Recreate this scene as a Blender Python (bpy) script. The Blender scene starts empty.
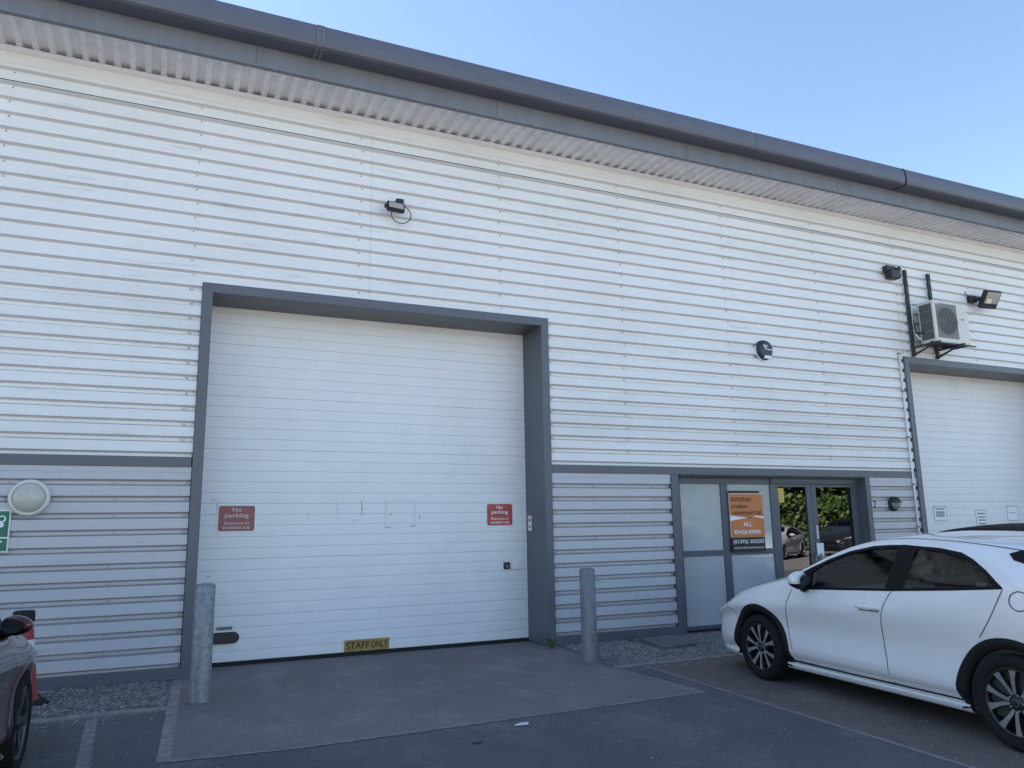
import bpy, bmesh, math, random
from mathutils import Vector, Matrix
R = math.radians
random.seed(7)
scn = bpy.context.scene
COL = scn.collection

# ------------------------------------------------------------------ helpers
def tag(o, label=None, cat=None, group=None, kind=None):
    if label: o['label'] = label
    if cat: o['category'] = cat
    if group: o['group'] = group
    if kind: o['kind'] = kind
    return o

def empty(name, loc=(0, 0, 0), rz=0.0):
    o = bpy.data.objects.new(name, None); COL.objects.link(o)
    o.location = loc; o.rotation_euler = (0, 0, rz); o.empty_display_size = 0.1
    return o

class MB:
    """collects shapes into one mesh"""
    def __init__(s): s.v = []; s.f = []; s.m = []; s.sm = []; s.mats = []
    def mi(s, mat):
        if mat not in s.mats: s.mats.append(mat)
        return s.mats.index(mat)
    def add(s, verts, faces, mat, smooth=False):
        b = len(s.v); k = s.mi(mat)
        s.v += [tuple(p) for p in verts]
        for f in faces:
            s.f.append([b + i for i in f]); s.m.append(k); s.sm.append(smooth)
    def box(s, x0, x1, y0, y1, z0, z1, mat):
        v = [(x0,y0,z0),(x1,y0,z0),(x1,y1,z0),(x0,y1,z0),(x0,y0,z1),(x1,y0,z1),(x1,y1,z1),(x0,y1,z1)]
        s.add(v, [(0,3,2,1),(4,5,6,7),(0,1,5,4),(1,2,6,5),(2,3,7,6),(3,0,4,7)], mat)
    def bbox(s, x0, x1, y0, y1, z0, z1, mat, b=0.01, seg=2, mtx=None):
        bm = bmesh.new(); bmesh.ops.create_cube(bm, size=1)
        for v in bm.verts:
            v.co = Vector(((x0+x1)/2 + v.co.x*(x1-x0), (y0+y1)/2 + v.co.y*(y1-y0), (z0+z1)/2 + v.co.z*(z1-z0)))
        bmesh.ops.bevel(bm, geom=bm.edges[:], offset=b, segments=seg, affect='EDGES', profile=0.5)
        if mtx: bm.transform(mtx)
        s.addbm(bm, mat, False)
    def addbm(s, bm, mat, smooth):
        bm.verts.index_update()
        s.add([v.co.copy() for v in bm.verts], [[v.index for v in f.verts] for f in bm.faces], mat, smooth); bm.free()
    def cyl(s, p0, p1, r0, r1, mat, n=16, caps=True, smooth=True):
        p0 = Vector(p0); p1 = Vector(p1); d = (p1-p0).normalized()
        a = d.orthogonal().normalized(); b = d.cross(a)
        vs = []
        for p, r in ((p0, r0), (p1, r1)):
            for i in range(n):
                t = 2*math.pi*i/n; vs.append(p + a*(r*math.cos(t)) + b*(r*math.sin(t)))
        s.add(vs, [(i, (i+1) % n, n+(i+1) % n, n+i) for i in range(n)], mat, smooth)
        if caps:
            s.add(vs[:n], [tuple(range(n-1, -1, -1))], mat); s.add(vs[n:], [tuple(range(n))], mat)
    def tube(s, pts, r, mat, n=8):
        pts = [Vector(p) for p in pts]
        for a, b in zip(pts[:-1], pts[1:]): s.cyl(a, b, r, r, mat, n, caps=True)
    def lathe(s, prof, mat, n=32, mtx=None, smooth=True):
        """prof: (radius, height) revolved about Z"""
        vs = []; fs = []
        for r, z in prof:
            for i in range(n):
                t = 2*math.pi*i/n; p = Vector((r*math.cos(t), r*math.sin(t), z))
                vs.append(mtx @ p if mtx else p)
        for j in range(len(prof)-1):
            for i in range(n):
                fs.append((j*n+i, j*n+(i+1) % n, (j+1)*n+(i+1) % n, (j+1)*n+i))
        s.add(vs, fs, mat, smooth)
    def prism(s, poly, axis, a0, a1, mat):
        """poly 2D; axis 'x','y','z' is the extrusion axis"""
        def P(p, a):
            return {'x': (a, p[0], p[1]), 'y': (p[0], a, p[1]), 'z': (p[0], p[1], a)}[axis]
        n = len(poly); v = [P(p, a0) for p in poly] + [P(p, a1) for p in poly]
        s.add(v, [tuple(range(n)), tuple(range(2*n-1, n-1, -1))] + [(i, n+i, n+(i+1) % n, (i+1) % n) for i in range(n)], mat)
    def build(s, name, parent=None, mtx=None, recalc=True, bevel=0):
        me = bpy.data.meshes.new(name)
        vs = [mtx @ Vector(p) for p in s.v] if mtx else s.v
        me.from_pydata(vs, [], s.f); me.update()
        for m in s.mats: me.materials.append(m)
        for i, p in enumerate(me.polygons):
            p.material_index = s.m[i]; p.use_smooth = s.sm[i]
        if recalc:
            bm = bmesh.new(); bm.from_mesh(me)
            bmesh.ops.remove_doubles(bm, verts=bm.verts[:], dist=1e-5)
            bmesh.ops.recalc_face_normals(bm, faces=bm.faces[:]); bm.to_mesh(me); bm.free()
        o = bpy.data.objects.new(name, me); COL.objects.link(o)
        if parent: o.parent = parent
        if bevel:
            md = o.modifiers.new('bevel', 'BEVEL'); md.width = bevel; md.segments = 2; md.limit_method = 'ANGLE'
        return o

# ------------------------------------------------------------------ materials
def new_mat(name):
    m = bpy.data.materials.new(name); m.use_nodes = True
    return m, m.node_tree.nodes, m.node_tree.links, m.node_tree.nodes['Principled BSDF']

def mat(name, col, rough=0.5, metal=0.0, var=0.12, scale=6.0, bump=0.0, bscale=60.0, coat=0.0, stretch=(1,1,1), rvar=0.1, spec=0.5, dark=None, dscale=2.0, damt=0.0):
    m, N, L, P = new_mat(name)
    tc = N.new('ShaderNodeTexCoord'); mp = N.new('ShaderNodeMapping'); mp.inputs['Scale'].default_value = stretch
    L.new(tc.outputs['Object'], mp.inputs['Vector'])
    nz = N.new('ShaderNodeTexNoise'); nz.inputs['Scale'].default_value = scale; nz.inputs['Detail'].default_value = 6; nz.inputs['Roughness'].default_value = 0.6
    L.new(mp.outputs['Vector'], nz.inputs['Vector'])
    rp = N.new('ShaderNodeValToRGB')
    rp.color_ramp.elements[0].position = 0.3; rp.color_ramp.elements[1].position = 0.7
    rp.color_ramp.elements[0].color = (*[c*(1-var) for c in col], 1); rp.color_ramp.elements[1].color = (*[min(1, c*(1+var)) for c in col], 1)
    L.new(nz.outputs['Fac'], rp.inputs['Fac'])
    out = rp.outputs['Color']
    if dark:
        n2 = N.new('ShaderNodeTexNoise'); n2.inputs['Scale'].default_value = dscale; n2.inputs['Detail'].default_value = 8; n2.inputs['Roughness'].default_value = 0.7
        L.new(mp.outputs['Vector'], n2.inputs['Vector'])
        r2 = N.new('ShaderNodeValToRGB'); r2.color_ramp.elements[0].position = 0.52; r2.color_ramp.elements[1].position = 0.75
        r2.color_ramp.elements[0].color = (0,0,0,1); r2.color_ramp.elements[1].color = (damt,)*3 + (1,)
        L.new(n2.outputs['Fac'], r2.inputs['Fac'])
        mx = N.new('ShaderNodeMix'); mx.data_type = 'RGBA'
        L.new(r2.outputs['Color'], mx.inputs['Factor']); L.new(out, mx.inputs['A']); mx.inputs['B'].default_value = (*dark, 1)
        out = mx.outputs['Result']
    L.new(out, P.inputs['Base Color'])
    mr = N.new('ShaderNodeMapRange'); mr.inputs['To Min'].default_value = max(0, rough-rvar); mr.inputs['To Max'].default_value = min(1, rough+rvar)
    L.new(nz.outputs['Fac'], mr.inputs['Value']); L.new(mr.outputs['Result'], P.inputs['Roughness'])
    P.inputs['Metallic'].default_value = metal; P.inputs['Specular IOR Level'].default_value = spec
    if coat: P.inputs['Coat Weight'].default_value = coat; P.inputs['Coat Roughness'].default_value = 0.03
    if bump:
        nb = N.new('ShaderNodeTexNoise'); nb.inputs['Scale'].default_value = bscale; nb.inputs['Detail'].default_value = 5
        L.new(tc.outputs['Object'], nb.inputs['Vector'])
        b = N.new('ShaderNodeBump'); b.inputs['Strength'].default_value = bump; b.inputs['Distance'].default_value = 0.02
        L.new(nb.outputs['Fac'], b.inputs['Height']); L.new(b.outputs['Normal'], P.inputs['Normal'])
    return m

def plain(name, col, rough=0.5, metal=0.0, coat=0.0, spec=0.5):
    return mat(name, col, rough, metal, var=0.05, scale=25, coat=coat, rvar=0.04, spec=spec)

def cladding_mat(name, col, dark_tone):
    """painted steel sheet: darker tone on the upward ledges of the profile, faint streaks, a few scuffs"""
    m, N, L, P = new_mat(name)
    tc = N.new('ShaderNodeTexCoord'); geo = N.new('ShaderNodeNewGeometry')
    sx = N.new('ShaderNodeSeparateXYZ'); L.new(geo.outputs['Normal'], sx.inputs[0])
    led = N.new('ShaderNodeMapRange'); led.inputs['From Min'].default_value = 0.35; led.inputs['From Max'].default_value = 0.6
    L.new(sx.outputs['Z'], led.inputs['Value'])
    def noise(sc, scale, det=6, lo=0.4, hi=0.7):
        mp = N.new('ShaderNodeMapping'); mp.inputs['Scale'].default_value = sc; L.new(tc.outputs['Object'], mp.inputs['Vector'])
        n = N.new('ShaderNodeTexNoise'); n.inputs['Scale'].default_value = scale; n.inputs['Detail'].default_value = det; n.inputs['Roughness'].default_value = 0.65
        L.new(mp.outputs['Vector'], n.inputs['Vector'])
        r = N.new('ShaderNodeMapRange'); r.inputs['From Min'].default_value = lo; r.inputs['From Max'].default_value = hi
        L.new(n.outputs['Fac'], r.inputs['Value']); return r.outputs['Result']
    def mix(f, a, b, k=1.0):
        mu = N.new('ShaderNodeMath'); mu.operation = 'MULTIPLY'; L.new(f, mu.inputs[0]); mu.inputs[1].default_value = k
        mx = N.new('ShaderNodeMix'); mx.data_type = 'RGBA'; L.new(mu.outputs[0], mx.inputs['Factor'])
        if isinstance(a, tuple): mx.inputs['A'].default_value = (*a, 1)
        else: L.new(a, mx.inputs['A'])
        mx.inputs['B'].default_value = (*b, 1); return mx.outputs['Result']
    c = mix(noise((0.5, 1, 1), 0.9), col, tuple(v*0.9 for v in col), 0.6)
    c = mix(noise((7, 1, 0.35), 1.2, 7, 0.5, 0.8), c, tuple(v*0.8 for v in col), 0.25)       # vertical rain streaks
    c = mix(noise((0.7, 1, 7), 1.6, 8, 0.58, 0.78), c, dark_tone, 0.5)
    c = mix(noise((0.25, 1, 0.9), 1.0, 7, 0.5, 0.75), c, tuple(v*0.72 for v in (col[0], col[1]*.985, col[2]*.95)), 0.5)                              # horizontal smears
    c = mix(led.outputs['Result'], c, dark_tone, 0.65)                                                # darker tone on upward-facing ledges
    L.new(c, P.inputs['Base Color']); P.inputs['Roughness'].default_value = 0.42
    nb = N.new('ShaderNodeTexNoise'); nb.inputs['Scale'].default_value = 2.2; nb.inputs['Detail'].default_value = 2; L.new(tc.outputs['Object'], nb.inputs['Vector'])
    b = N.new('ShaderNodeBump'); b.inputs['Strength'].default_value = 0.2; b.inputs['Distance'].default_value = 0.03
    L.new(nb.outputs['Fac'], b.inputs['Height']); L.new(b.outputs['Normal'], P.inputs['Normal'])
    return m

def ground_mat(name, col, speck=0.5, patch=0.25, stain=0.5, tint=None, cracks=False):
    m, N, L, P = new_mat(name)
    tc = N.new('ShaderNodeTexCoord')
    def noise(scale, det, lo, hi, rough=0.6, sc=(1,1,1)):
        mp = N.new('ShaderNodeMapping'); mp.inputs['Scale'].default_value = sc; L.new(tc.outputs['Object'], mp.inputs['Vector'])
        n = N.new('ShaderNodeTexNoise'); n.inputs['Scale'].default_value = scale; n.inputs['Detail'].default_value = det; n.inputs['Roughness'].default_value = rough
        L.new(mp.outputs['Vector'], n.inputs['Vector'])
        r = N.new('ShaderNodeMapRange'); r.inputs['From Min'].default_value = lo; r.inputs['From Max'].default_value = hi
        L.new(n.outputs['Fac'], r.inputs['Value']); return r.outputs['Result']
    def mix(f, a, b, k):
        mu = N.new('ShaderNodeMath'); mu.operation = 'MULTIPLY'; L.new(f, mu.inputs[0]); mu.inputs[1].default_value = k
        mx = N.new('ShaderNodeMix'); mx.data_type = 'RGBA'; L.new(mu.outputs[0], mx.inputs['Factor'])
        if isinstance(a, tuple): mx.inputs['A'].default_value = (*a, 1)
        else: L.new(a, mx.inputs['A'])
        mx.inputs['B'].default_value = (*b, 1); return mx.outputs['Result']
    c = mix(noise(0.55, 6, 0.35, 0.65), col, tuple(v*0.7 for v in col), patch*2)
    c = mix(noise(1.7, 9, 0.5, 0.72, 0.7, (1, .6, 1)), c, tint or tuple(v*1.45 for v in col), stain)
    c = mix(noise(14, 5, 0.42, 0.68, 0.75), c, tuple(v*0.62 for v in col), 0.55)
    c = mix(noise(75, 3, 0.5, 0.72, 0.8), c, tuple(v*2.0 for v in col), speck)          # aggregate
    c = mix(noise(90, 2, 0.55, 0.75), c, tuple(v*0.4 for v in col), 0.6)
    vo = N.new('ShaderNodeTexVoronoi'); vo.inputs['Scale'].default_value = 3.2; L.new(tc.outputs['Object'], vo.inputs['Vector'])
    rr = N.new('ShaderNodeMapRange'); rr.inputs['From Min'].default_value = 0.035; rr.inputs['From Max'].default_value = 0.02
    L.new(vo.outputs['Distance'], rr.inputs['Value'])
    c = mix(rr.outputs['Result'], c, tuple(min(.5, v*3.0) for v in col), 0.3)       # pale chips and spots
    vo2 = N.new('ShaderNodeTexVoronoi'); vo2.inputs['Scale'].default_value = 1.3; L.new(tc.outputs['Object'], vo2.inputs['Vector'])
    r3 = N.new('ShaderNodeMapRange'); r3.inputs['From Min'].default_value = 0.11; r3.inputs['From Max'].default_value = 0.04
    L.new(vo2.outputs['Distance'], r3.inputs['Value'])
    c = mix(r3.outputs['Result'], c, tuple(v*0.5 for v in col), 0.4)
    c = mix(noise(2.6, 8, 0.55, 0.7, 0.75, (1, 2.2, 1)), c, tuple(v*0.55 for v in col), 0.6)
    c = mix(noise(4.5, 9, 0.6, 0.72, 0.8, (2.5, .5, 1)), c, tuple(min(.6, v*1.7) for v in col), 0.4)                # oil spots
    if cracks:
        vc = N.new('ShaderNodeTexVoronoi'); vc.feature = 'DISTANCE_TO_EDGE'; vc.inputs['Scale'].default_value = 0.45
        nz = N.new('ShaderNodeTexNoise'); nz.inputs['Scale'].default_value = 3; L.new(tc.outputs['Object'], nz.inputs['Vector'])
        ad = N.new('ShaderNodeMix'); ad.data_type = 'RGBA'; ad.inputs['Factor'].default_value = 0.2
        L.new(tc.outputs['Object'], ad.inputs['A']); L.new(nz.outputs['Color'], ad.inputs['B']); L.new(ad.outputs['Result'], vc.inputs['Vector'])
        rc = N.new('ShaderNodeMapRange'); rc.inputs['From Min'].default_value = 0.006; rc.inputs['From Max'].default_value = 0.0
        L.new(vc.outputs['Distance'], rc.inputs['Value']); c = mix(rc.outputs['Result'], c, tuple(v*0.5 for v in col), 0.6)
    L.new(c, P.inputs['Base Color']); P.inputs['Roughness'].default_value = 0.85; P.inputs['Specular IOR Level'].default_value = 0.3
    nb = N.new('ShaderNodeTexNoise'); nb.inputs['Scale'].default_value = 110; nb.inputs['Detail'].default_value = 4; L.new(tc.outputs['Object'], nb.inputs['Vector'])
    b = N.new('ShaderNodeBump'); b.inputs['Strength'].default_value = 0.5; b.inputs['Distance'].default_value = 0.01
    L.new(nb.outputs['Fac'], b.inputs['Height']); L.new(b.outputs['Normal'], P.inputs['Normal'])
    return m

def glass_mat(name, tint, ior=1.5, wob=.02):
    m = bpy.data.materials.new(name); m.use_nodes = True; N = m.node_tree.nodes; L = m.node_tree.links
    N.remove(N['Principled BSDF'])
    t = N.new('ShaderNodeBsdfTransparent'); t.inputs['Color'].default_value = (*tint, 1)
    g = N.new('ShaderNodeBsdfGlossy'); g.inputs['Roughness'].default_value = 0.0
    f = N.new('ShaderNodeFresnel'); f.inputs['IOR'].default_value = ior
    tc = N.new('ShaderNodeTexCoord'); nz = N.new('ShaderNodeTexNoise'); nz.inputs['Scale'].default_value = 1.2; L.new(tc.outputs['Object'], nz.inputs['Vector'])
    b = N.new('ShaderNodeBump'); b.inputs['Strength'].default_value = wob; b.inputs['Distance'].default_value = 0.02
    L.new(nz.outputs['Fac'], b.inputs['Height']); L.new(b.outputs['Normal'], g.inputs['Normal'])
    mx = N.new('ShaderNodeMixShader'); L.new(f.outputs[0], mx.inputs[0]); L.new(t.outputs[0], mx.inputs[1]); L.new(g.outputs[0], mx.inputs[2])
    L.new(mx.outputs[0], N['Material Output'].inputs['Surface'])
    return m

M = {}
M['clad_up'] = cladding_mat('white_cladding', (0.79, 0.79, 0.80), (0.30, 0.28, 0.25))
M['clad_lo'] = cladding_mat('silver_grey_cladding', (0.52, 0.52, 0.555), (0.19, 0.185, 0.18))
M['soffit'] = mat('soffit_sheet', (0.84, 0.83, 0.84), 0.5, var=0.08, scale=3, dark=(0.45,0.44,0.43), dscale=7, damt=0.5)
M['slate'] = mat('slate_grey_steel', (0.105, 0.114, 0.134), 0.42, var=0.07, scale=3, bump=0.04, bscale=3, dark=(0.09,0.09,0.095), dscale=4, damt=0.35)
M['fascia'] = mat('fascia_steel', (0.165, 0.175, 0.20), 0.45, var=0.1, scale=2, stretch=(3,1,.6), dark=(0.11,0.115,0.125), dscale=3, damt=0.5)
M['slate_dk'] = mat('slate_grey_frame', (0.085, 0.097, 0.125), 0.4, var=0.06, scale=4)
M['gutter'] = mat('weathered_gutter_steel', (0.108, 0.115, 0.15), 0.5, var=0.1, scale=2, stretch=(1,1,3), dark=(0.085,0.085,0.095), dscale=3, damt=0.4)
M['roof'] = mat('roof_sheet', (0.3, 0.31, 0.33), 0.5)
M['door_white'] = mat('sectional_door_paint', (0.785, 0.785, 0.805), 0.45, var=0.035, scale=1.6, bump=0.05, bscale=140, dark=(0.62,0.61,0.59), dscale=1.1, damt=0.35)
M['scuff'] = mat('scuff_mark', (0.33, 0.33, 0.34), 0.8, var=0.5, scale=30)
M['scuff_lt'] = mat('faint_scuff_mark', (0.58, 0.58, 0.59), 0.7, var=0.25, scale=30)
M['black'] = plain('black_plastic', (0.018, 0.019, 0.022), 0.45)
M['black_matt'] = plain('black_rubber', (0.02, 0.02, 0.021), 0.8, spec=0.3)
M['lap'] = plain('lap_joint', (0.07, 0.065, 0.06), 0.8)
M['screw'] = plain('screw_head', (0.34, 0.33, 0.32), 0.5, metal=0.2)
M['white'] = plain('white_plastic', (0.78, 0.78, 0.77), 0.4)
M['offwhite'] = plain('ivory_plastic', (0.66, 0.66, 0.60), 0.4)
M['lens'] = plain('frosted_lens', (0.50, 0.49, 0.43), 0.3, coat=0.2)
M['lens_grey'] = plain('grey_lens', (0.22, 0.22, 0.23), 0.2, coat=0.5)
M['lens_pale'] = plain('pale_lamp_glass', (0.40, 0.38, 0.35), 0.15, coat=0.5)
M['reflector'] = plain('lamp_reflector', (0.8, 0.76, 0.62), 0.3)
M['sign_red'] = mat('sign_red', (0.40, 0.055, 0.05), 0.4, var=0.08)
M['sign_red_faded'] = mat('faded_sign_red', (0.30, 0.10, 0.10), 0.5, var=0.12)
M['letters_white'] = plain('white_lettering', (0.82, 0.82, 0.82), 0.5)
M['letters_black'] = plain('black_lettering', (0.02, 0.018, 0.016), 0.6)
M['letters_pink'] = plain('faded_white_lettering', (0.62, 0.55, 0.56), 0.5)
M['brass'] = mat('worn_yellow_plate', (0.36, 0.235, 0.06), 0.6, var=0.3, scale=9, dark=(0.12,0.09,0.05), dscale=12, damt=0.7)
M['orange'] = plain('orange_board', (0.56, 0.185, 0.045), 0.5)
M['yellow'] = plain('yellow_label', (0.72, 0.52, 0.04), 0.5)
M['green'] = plain('sign_green', (0.015, 0.16, 0.085), 0.45)
M['paper'] = mat('paper', (0.86, 0.86, 0.86), 0.8, var=0.04)
M['edge_shade'] = plain('paper_edge_shade', (0.45, 0.45, 0.47), 0.6)
M['ink'] = plain('grey_ink', (0.25, 0.27, 0.32), 0.9)
M['frosted'] = mat('frosted_film_glass', (0.42, 0.445, 0.47), 0.2, var=0.1, scale=1.2, coat=1.0, rvar=0.05)
M['pane'] = glass_mat('door_glass', (0.10, 0.115, 0.115), 2.1)
M['autoglass'] = glass_mat('car_glass', (0.90, 0.95, 0.94), 1.52, .004)
M['galv'] = mat('galvanised_steel', (0.235, 0.245, 0.255), 0.55, metal=0.45, var=0.32, scale=22, bump=0.06, bscale=30, dark=(0.33,0.34,0.35), dscale=14, damt=0.6)
M['galv_dk'] = mat('weathered_galvanised_steel', (0.19, 0.20, 0.21), 0.6, metal=0.35, var=0.2, scale=14, stretch=(2,2,.6), dark=(0.09,0.09,0.09), dscale=9, damt=0.6)
M['rail'] = plain('dark_bracket_steel', (0.035, 0.038, 0.044), 0.5)
M['ac'] = mat('aircon_casing', (0.64, 0.62, 0.57), 0.45, var=0.06, scale=4)
M['ac_blade'] = plain('fan_blade', (0.06, 0.06, 0.062), 0.6)
M['ac_bar'] = plain('aircon_bars', (0.22, 0.22, 0.215), 0.5)
M['ac_grill'] = plain('aircon_grill', (0.17, 0.165, 0.155), 0.5)
M['ac_dark'] = plain('aircon_inside', (0.035, 0.035, 0.037), 0.8)
M['ac_fin'] = mat('aircon_fins', (0.24, 0.24, 0.24), 0.5, metal=0.2)
M['asphalt'] = ground_mat('asphalt', (0.126, 0.122, 0.128), 0.6, 0.5, 0.85)
M['asphalt_old'] = ground_mat('worn_asphalt', (0.155, 0.132, 0.125), 0.8, 0.45, 0.7)
M['apron'] = ground_mat('apron_concrete', (0.215, 0.192, 0.187), 0.5, 0.45, 0.85, tint=(0.30, 0.27, 0.262), cracks=False)
M['yard'] = ground_mat('bounce_yard_ground', (0.245, 0.235, 0.225), 0.2, 0.15, 0.3, tint=(0.31, 0.29, 0.26))
M['edging'] = mat('pale_edging', (0.25, 0.23, 0.222), 0.9, var=0.35, scale=9, bump=0.3, dark=(0.17,0.15,0.145), dscale=6, damt=1.0)
M['paint_line'] = mat('worn_line_paint', (0.215, 0.21, 0.215), 0.8, var=0.3, scale=12, dark=(0.13,0.13,0.13), dscale=5, damt=1.0)
M['gravel_base'] = mat('gravel_bed', (0.15, 0.147, 0.144), 0.95, var=0.5, scale=60, bump=0.8, bscale=60)
M['stone_a'] = mat('pale_stone', (0.27, 0.252, 0.238), 0.9, var=0.4, scale=9)
M['stone_b'] = mat('mid_stone', (0.175, 0.163, 0.153), 0.9, var=0.4, scale=9)
M['slab'] = mat('slab_concrete', (0.15, 0.143, 0.135), 0.9, var=0.25, scale=8, bump=0.3, dark=(0.08,0.075,0.07), dscale=5, damt=0.6)
M['weed'] = plain('weed_leaf', (0.06, 0.10, 0.03), 0.7)
M['cone_red'] = mat('cone_red', (0.30, 0.032, 0.034), 0.5, var=0.1)
M['cone_white'] = mat('cone_sleeve', (0.7, 0.7, 0.72), 0.35, var=0.08)
M['leaf'] = [plain('leaf_dark', (0.035, 0.065, 0.014), 0.6), plain('leaf_mid', (0.075, 0.12, 0.026), 0.6), plain('leaf_light', (0.13, 0.17, 0.045), 0.55)]
M['bark'] = mat('bark', (0.09, 0.07, 0.05), 0.9, var=0.3)
M['litter'] = plain('litter_paper', (0.55, 0.55, 0.57), 0.8)

# ------------------------------------------------------------------ lettering
def lettering(text, w, h, thick=0.0, mat_=None, mtx=None, mb=None, depth=0.0015):
    """flat letters fitted into a w x h box centred on the origin, in the XZ plane facing -Y"""
    cu = bpy.data.curves.new('lettering', 'FONT'); cu.body = text; cu.align_x = 'LEFT'; cu.size = 1
    cu.resolution_u = 3; cu.offset = thick; cu.extrude = 0.0
    ob = bpy.data.objects.new('lettering', cu); COL.objects.link(ob)
    dg = bpy.context.evaluated_depsgraph_get(); me = ob.evaluated_get(dg).to_mesh()
    vs = [v.co.copy() for v in me.vertices]; fs = [list(p.vertices) for p in me.polygons]
    ob.evaluated_get(dg).to_mesh_clear(); bpy.data.objects.remove(ob); bpy.data.curves.remove(cu)
    x0 = min(v.x for v in vs); x1 = max(v.x for v in vs); y0 = min(v.y for v in vs); y1 = max(v.y for v in vs)
    out = []
    for v in vs:
        p = Vector((((v.x-x0)/(x1-x0)-.5)*w, -depth, ((v.y-y0)/(y1-y0)-.5)*h))
        out.append(mtx @ p if mtx else p)
    mb.add(out, fs, mat_)

def T(x, y, z): return Matrix.Translation((x, y, z))

# ------------------------------------------------------------------ key dimensions (metres, wall face y=0)
H1 = 4.324; W1 = 4.420; FW = 0.1105; X2 = 11.374; W2 = 4.42; DD = 0.585
ZBT = 2.317; ZBB = 2.206; ZT = 0.117; ZS = 6.775; OV = 0.69
XL, XR = -22.0, 38.0
PX = [-9.65, -3.87, 1.935, 7.73, 13.515, 19.3]          # sheet joints

# ------------------------------------------------------------------ warehouse
wh = empty('warehouse', (0, 0, 0))
tag(wh, 'long white and grey clad industrial unit with slate grey trim and overhanging eaves', 'building')

PITCH = 0.1735
def clad_profile(z0, z1, zref):
    """points (y,z) from low to high; zref = lower edge of a crown"""
    # going up from a crown's lower edge: crown face, upper ledge, trough, then underside of the next crown
    pts = []
    k0 = math.floor((z0-zref)/PITCH)-1; k1 = math.ceil((z1-zref)/PITCH)+1
    for k in range(k0, k1+1):
        zz = zref + k*PITCH
        pts += [(0.012, zz), (0.012, zz+0.105), (0.062, zz+0.123), (0.062, zz+0.154)]
    res = []
    for a, b in zip(pts[:-1], pts[1:]):
        if b[1] <= z0 or a[1] >= z1: continue
        def at(z):
            t = (z-a[1])/(b[1]-a[1]) if b[1] != a[1] else 0
            return (a[0]+(b[0]-a[0])*t, z)
        p = a if a[1] >= z0 else at(z0); q = b if b[1] <= z1 else at(z1)
        if not res or res[-1] != p: res.append(p)
        res.append(q)
    return res

def clad(mb, x0, x1, z0, z1, zref, m):
    cuts = [x0] + [x for x in PX if x0 < x < x1] + [x1]
    pr = clad_profile(z0, z1, zref)
    for i, (a, b) in enumerate(zip(cuts[:-1], cuts[1:])):
        aa = a + (0.0012 if i else 0); bb = b - (0.0012 if b != x1 else 0)
        dy = 0.0015*(i % 2)
        v = [(aa, p[0]+dy, p[1]) for p in pr] + [(bb, p[0]+dy, p[1]) for p in pr]; n = len(pr)
        mb.add(v, [(j, n+j, n+j+1, j+1) for j in range(n-1)], m)

def screws(mb, x0, x1, z0, z1, zref, step=1.93, offs=0.0):
    k0 = math.ceil((z0-zref)/PITCH); k = k0
    while zref+k*PITCH < z1:
        z = zref + k*PITCH - 0.036
        if z > z0+0.02:
            x = math.ceil((x0-offs)/step)*step + offs
            while x < x1-0.03:
                if x > x0+0.03: j=random.uniform(-.015,.015); mb.box(x+j-0.008, x+j+0.008, 0.050, 0.0619, z-0.007, z+0.007, M['screw'])
                x += step
        k += 1

ZU = 2.372 - 0.0
mb = MB()
reg_up = [(XL, -0.004, ZBT, 6.60), (-0.004, W1+0.004, H1+0.004, 6.60), (W1+0.004, X2-0.004, ZBT, 6.60),
          (X2-0.004, X2+W2+0.004, H1+0.004, 6.60), (X2+W2+0.004, XR, ZBT, 6.60)]
reg_up2 = []
for r in reg_up: clad(mb, *r, ZU, M['clad_up'])
for r in reg_up:
    screws(mb, *r, ZU, 1.93, -0.12)
# end fixings beside the door frames
for xx in (-0.10, W1+0.05, X2-0.06):
    k = 0
    while ZU+k*PITCH < H1:
        z = ZU+k*PITCH-0.036
        if z > ZBT+.02: mb.box(xx-0.007, xx+0.007, 0.050, 0.0619, z-0.006, z+0.006, M['screw'])
        k += 1
# flashing lap: dark joint line across the sheet head
mb.box(XL, XR, 0.006, 0.0105, 6.371, 6.380, M['lap'])
mb.build('upper_cladding', wh)

ZL = 0.162
def lower(x0, x1):
    mb = MB(); clad(mb, x0, x1, ZT-0.02, ZBB+0.02, ZL, M['clad_lo'])
    screws(mb, x0, x1, ZT, ZBB-0.05, ZL, 0.97, 0.23)
    for xx in (x0+0.045, x1-0.045):
        for k in range(0, 12):
            z = ZL+k*PITCH-0.036
            if z > ZT+.02: mb.box(xx-0.008, xx+0.008, 0.050, 0.0619, z-0.007, z+0.007, M['screw'])
    # plain closing strip under the band
    mb.box(x0, x1, 0.006, 0.0115, 2.150, ZBB+0.01, M['clad_lo'])
    return mb.build('lower_cladding', wh)
lower(XL, -0.006); lower(W1+0.006, 6.327); lower(10.249, X2-0.006); lower(X2+W2+0.006, XR)

# trims
mb = MB()
for a, b in ((XL, -0.012), (W1+0.008, X2-0.012), (X2+W2+0.012, XR)):
    mb.box(a, b, -0.006, 0.06, ZBB, ZBT, M['slate'])
mb.build('band_trim', wh, bevel=0.004)
mb = MB()
for a, b in ((XL, -0.0005), (W1+0.0005, 6.3295), (10.2465, X2-0.0005), (X2+W2+0.012, XR)):
    mb.box(a, b, -0.010, 0.06, 0.0, ZT, M['slate'])
mb.build('base_trim', wh, bevel=0.004)

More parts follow.
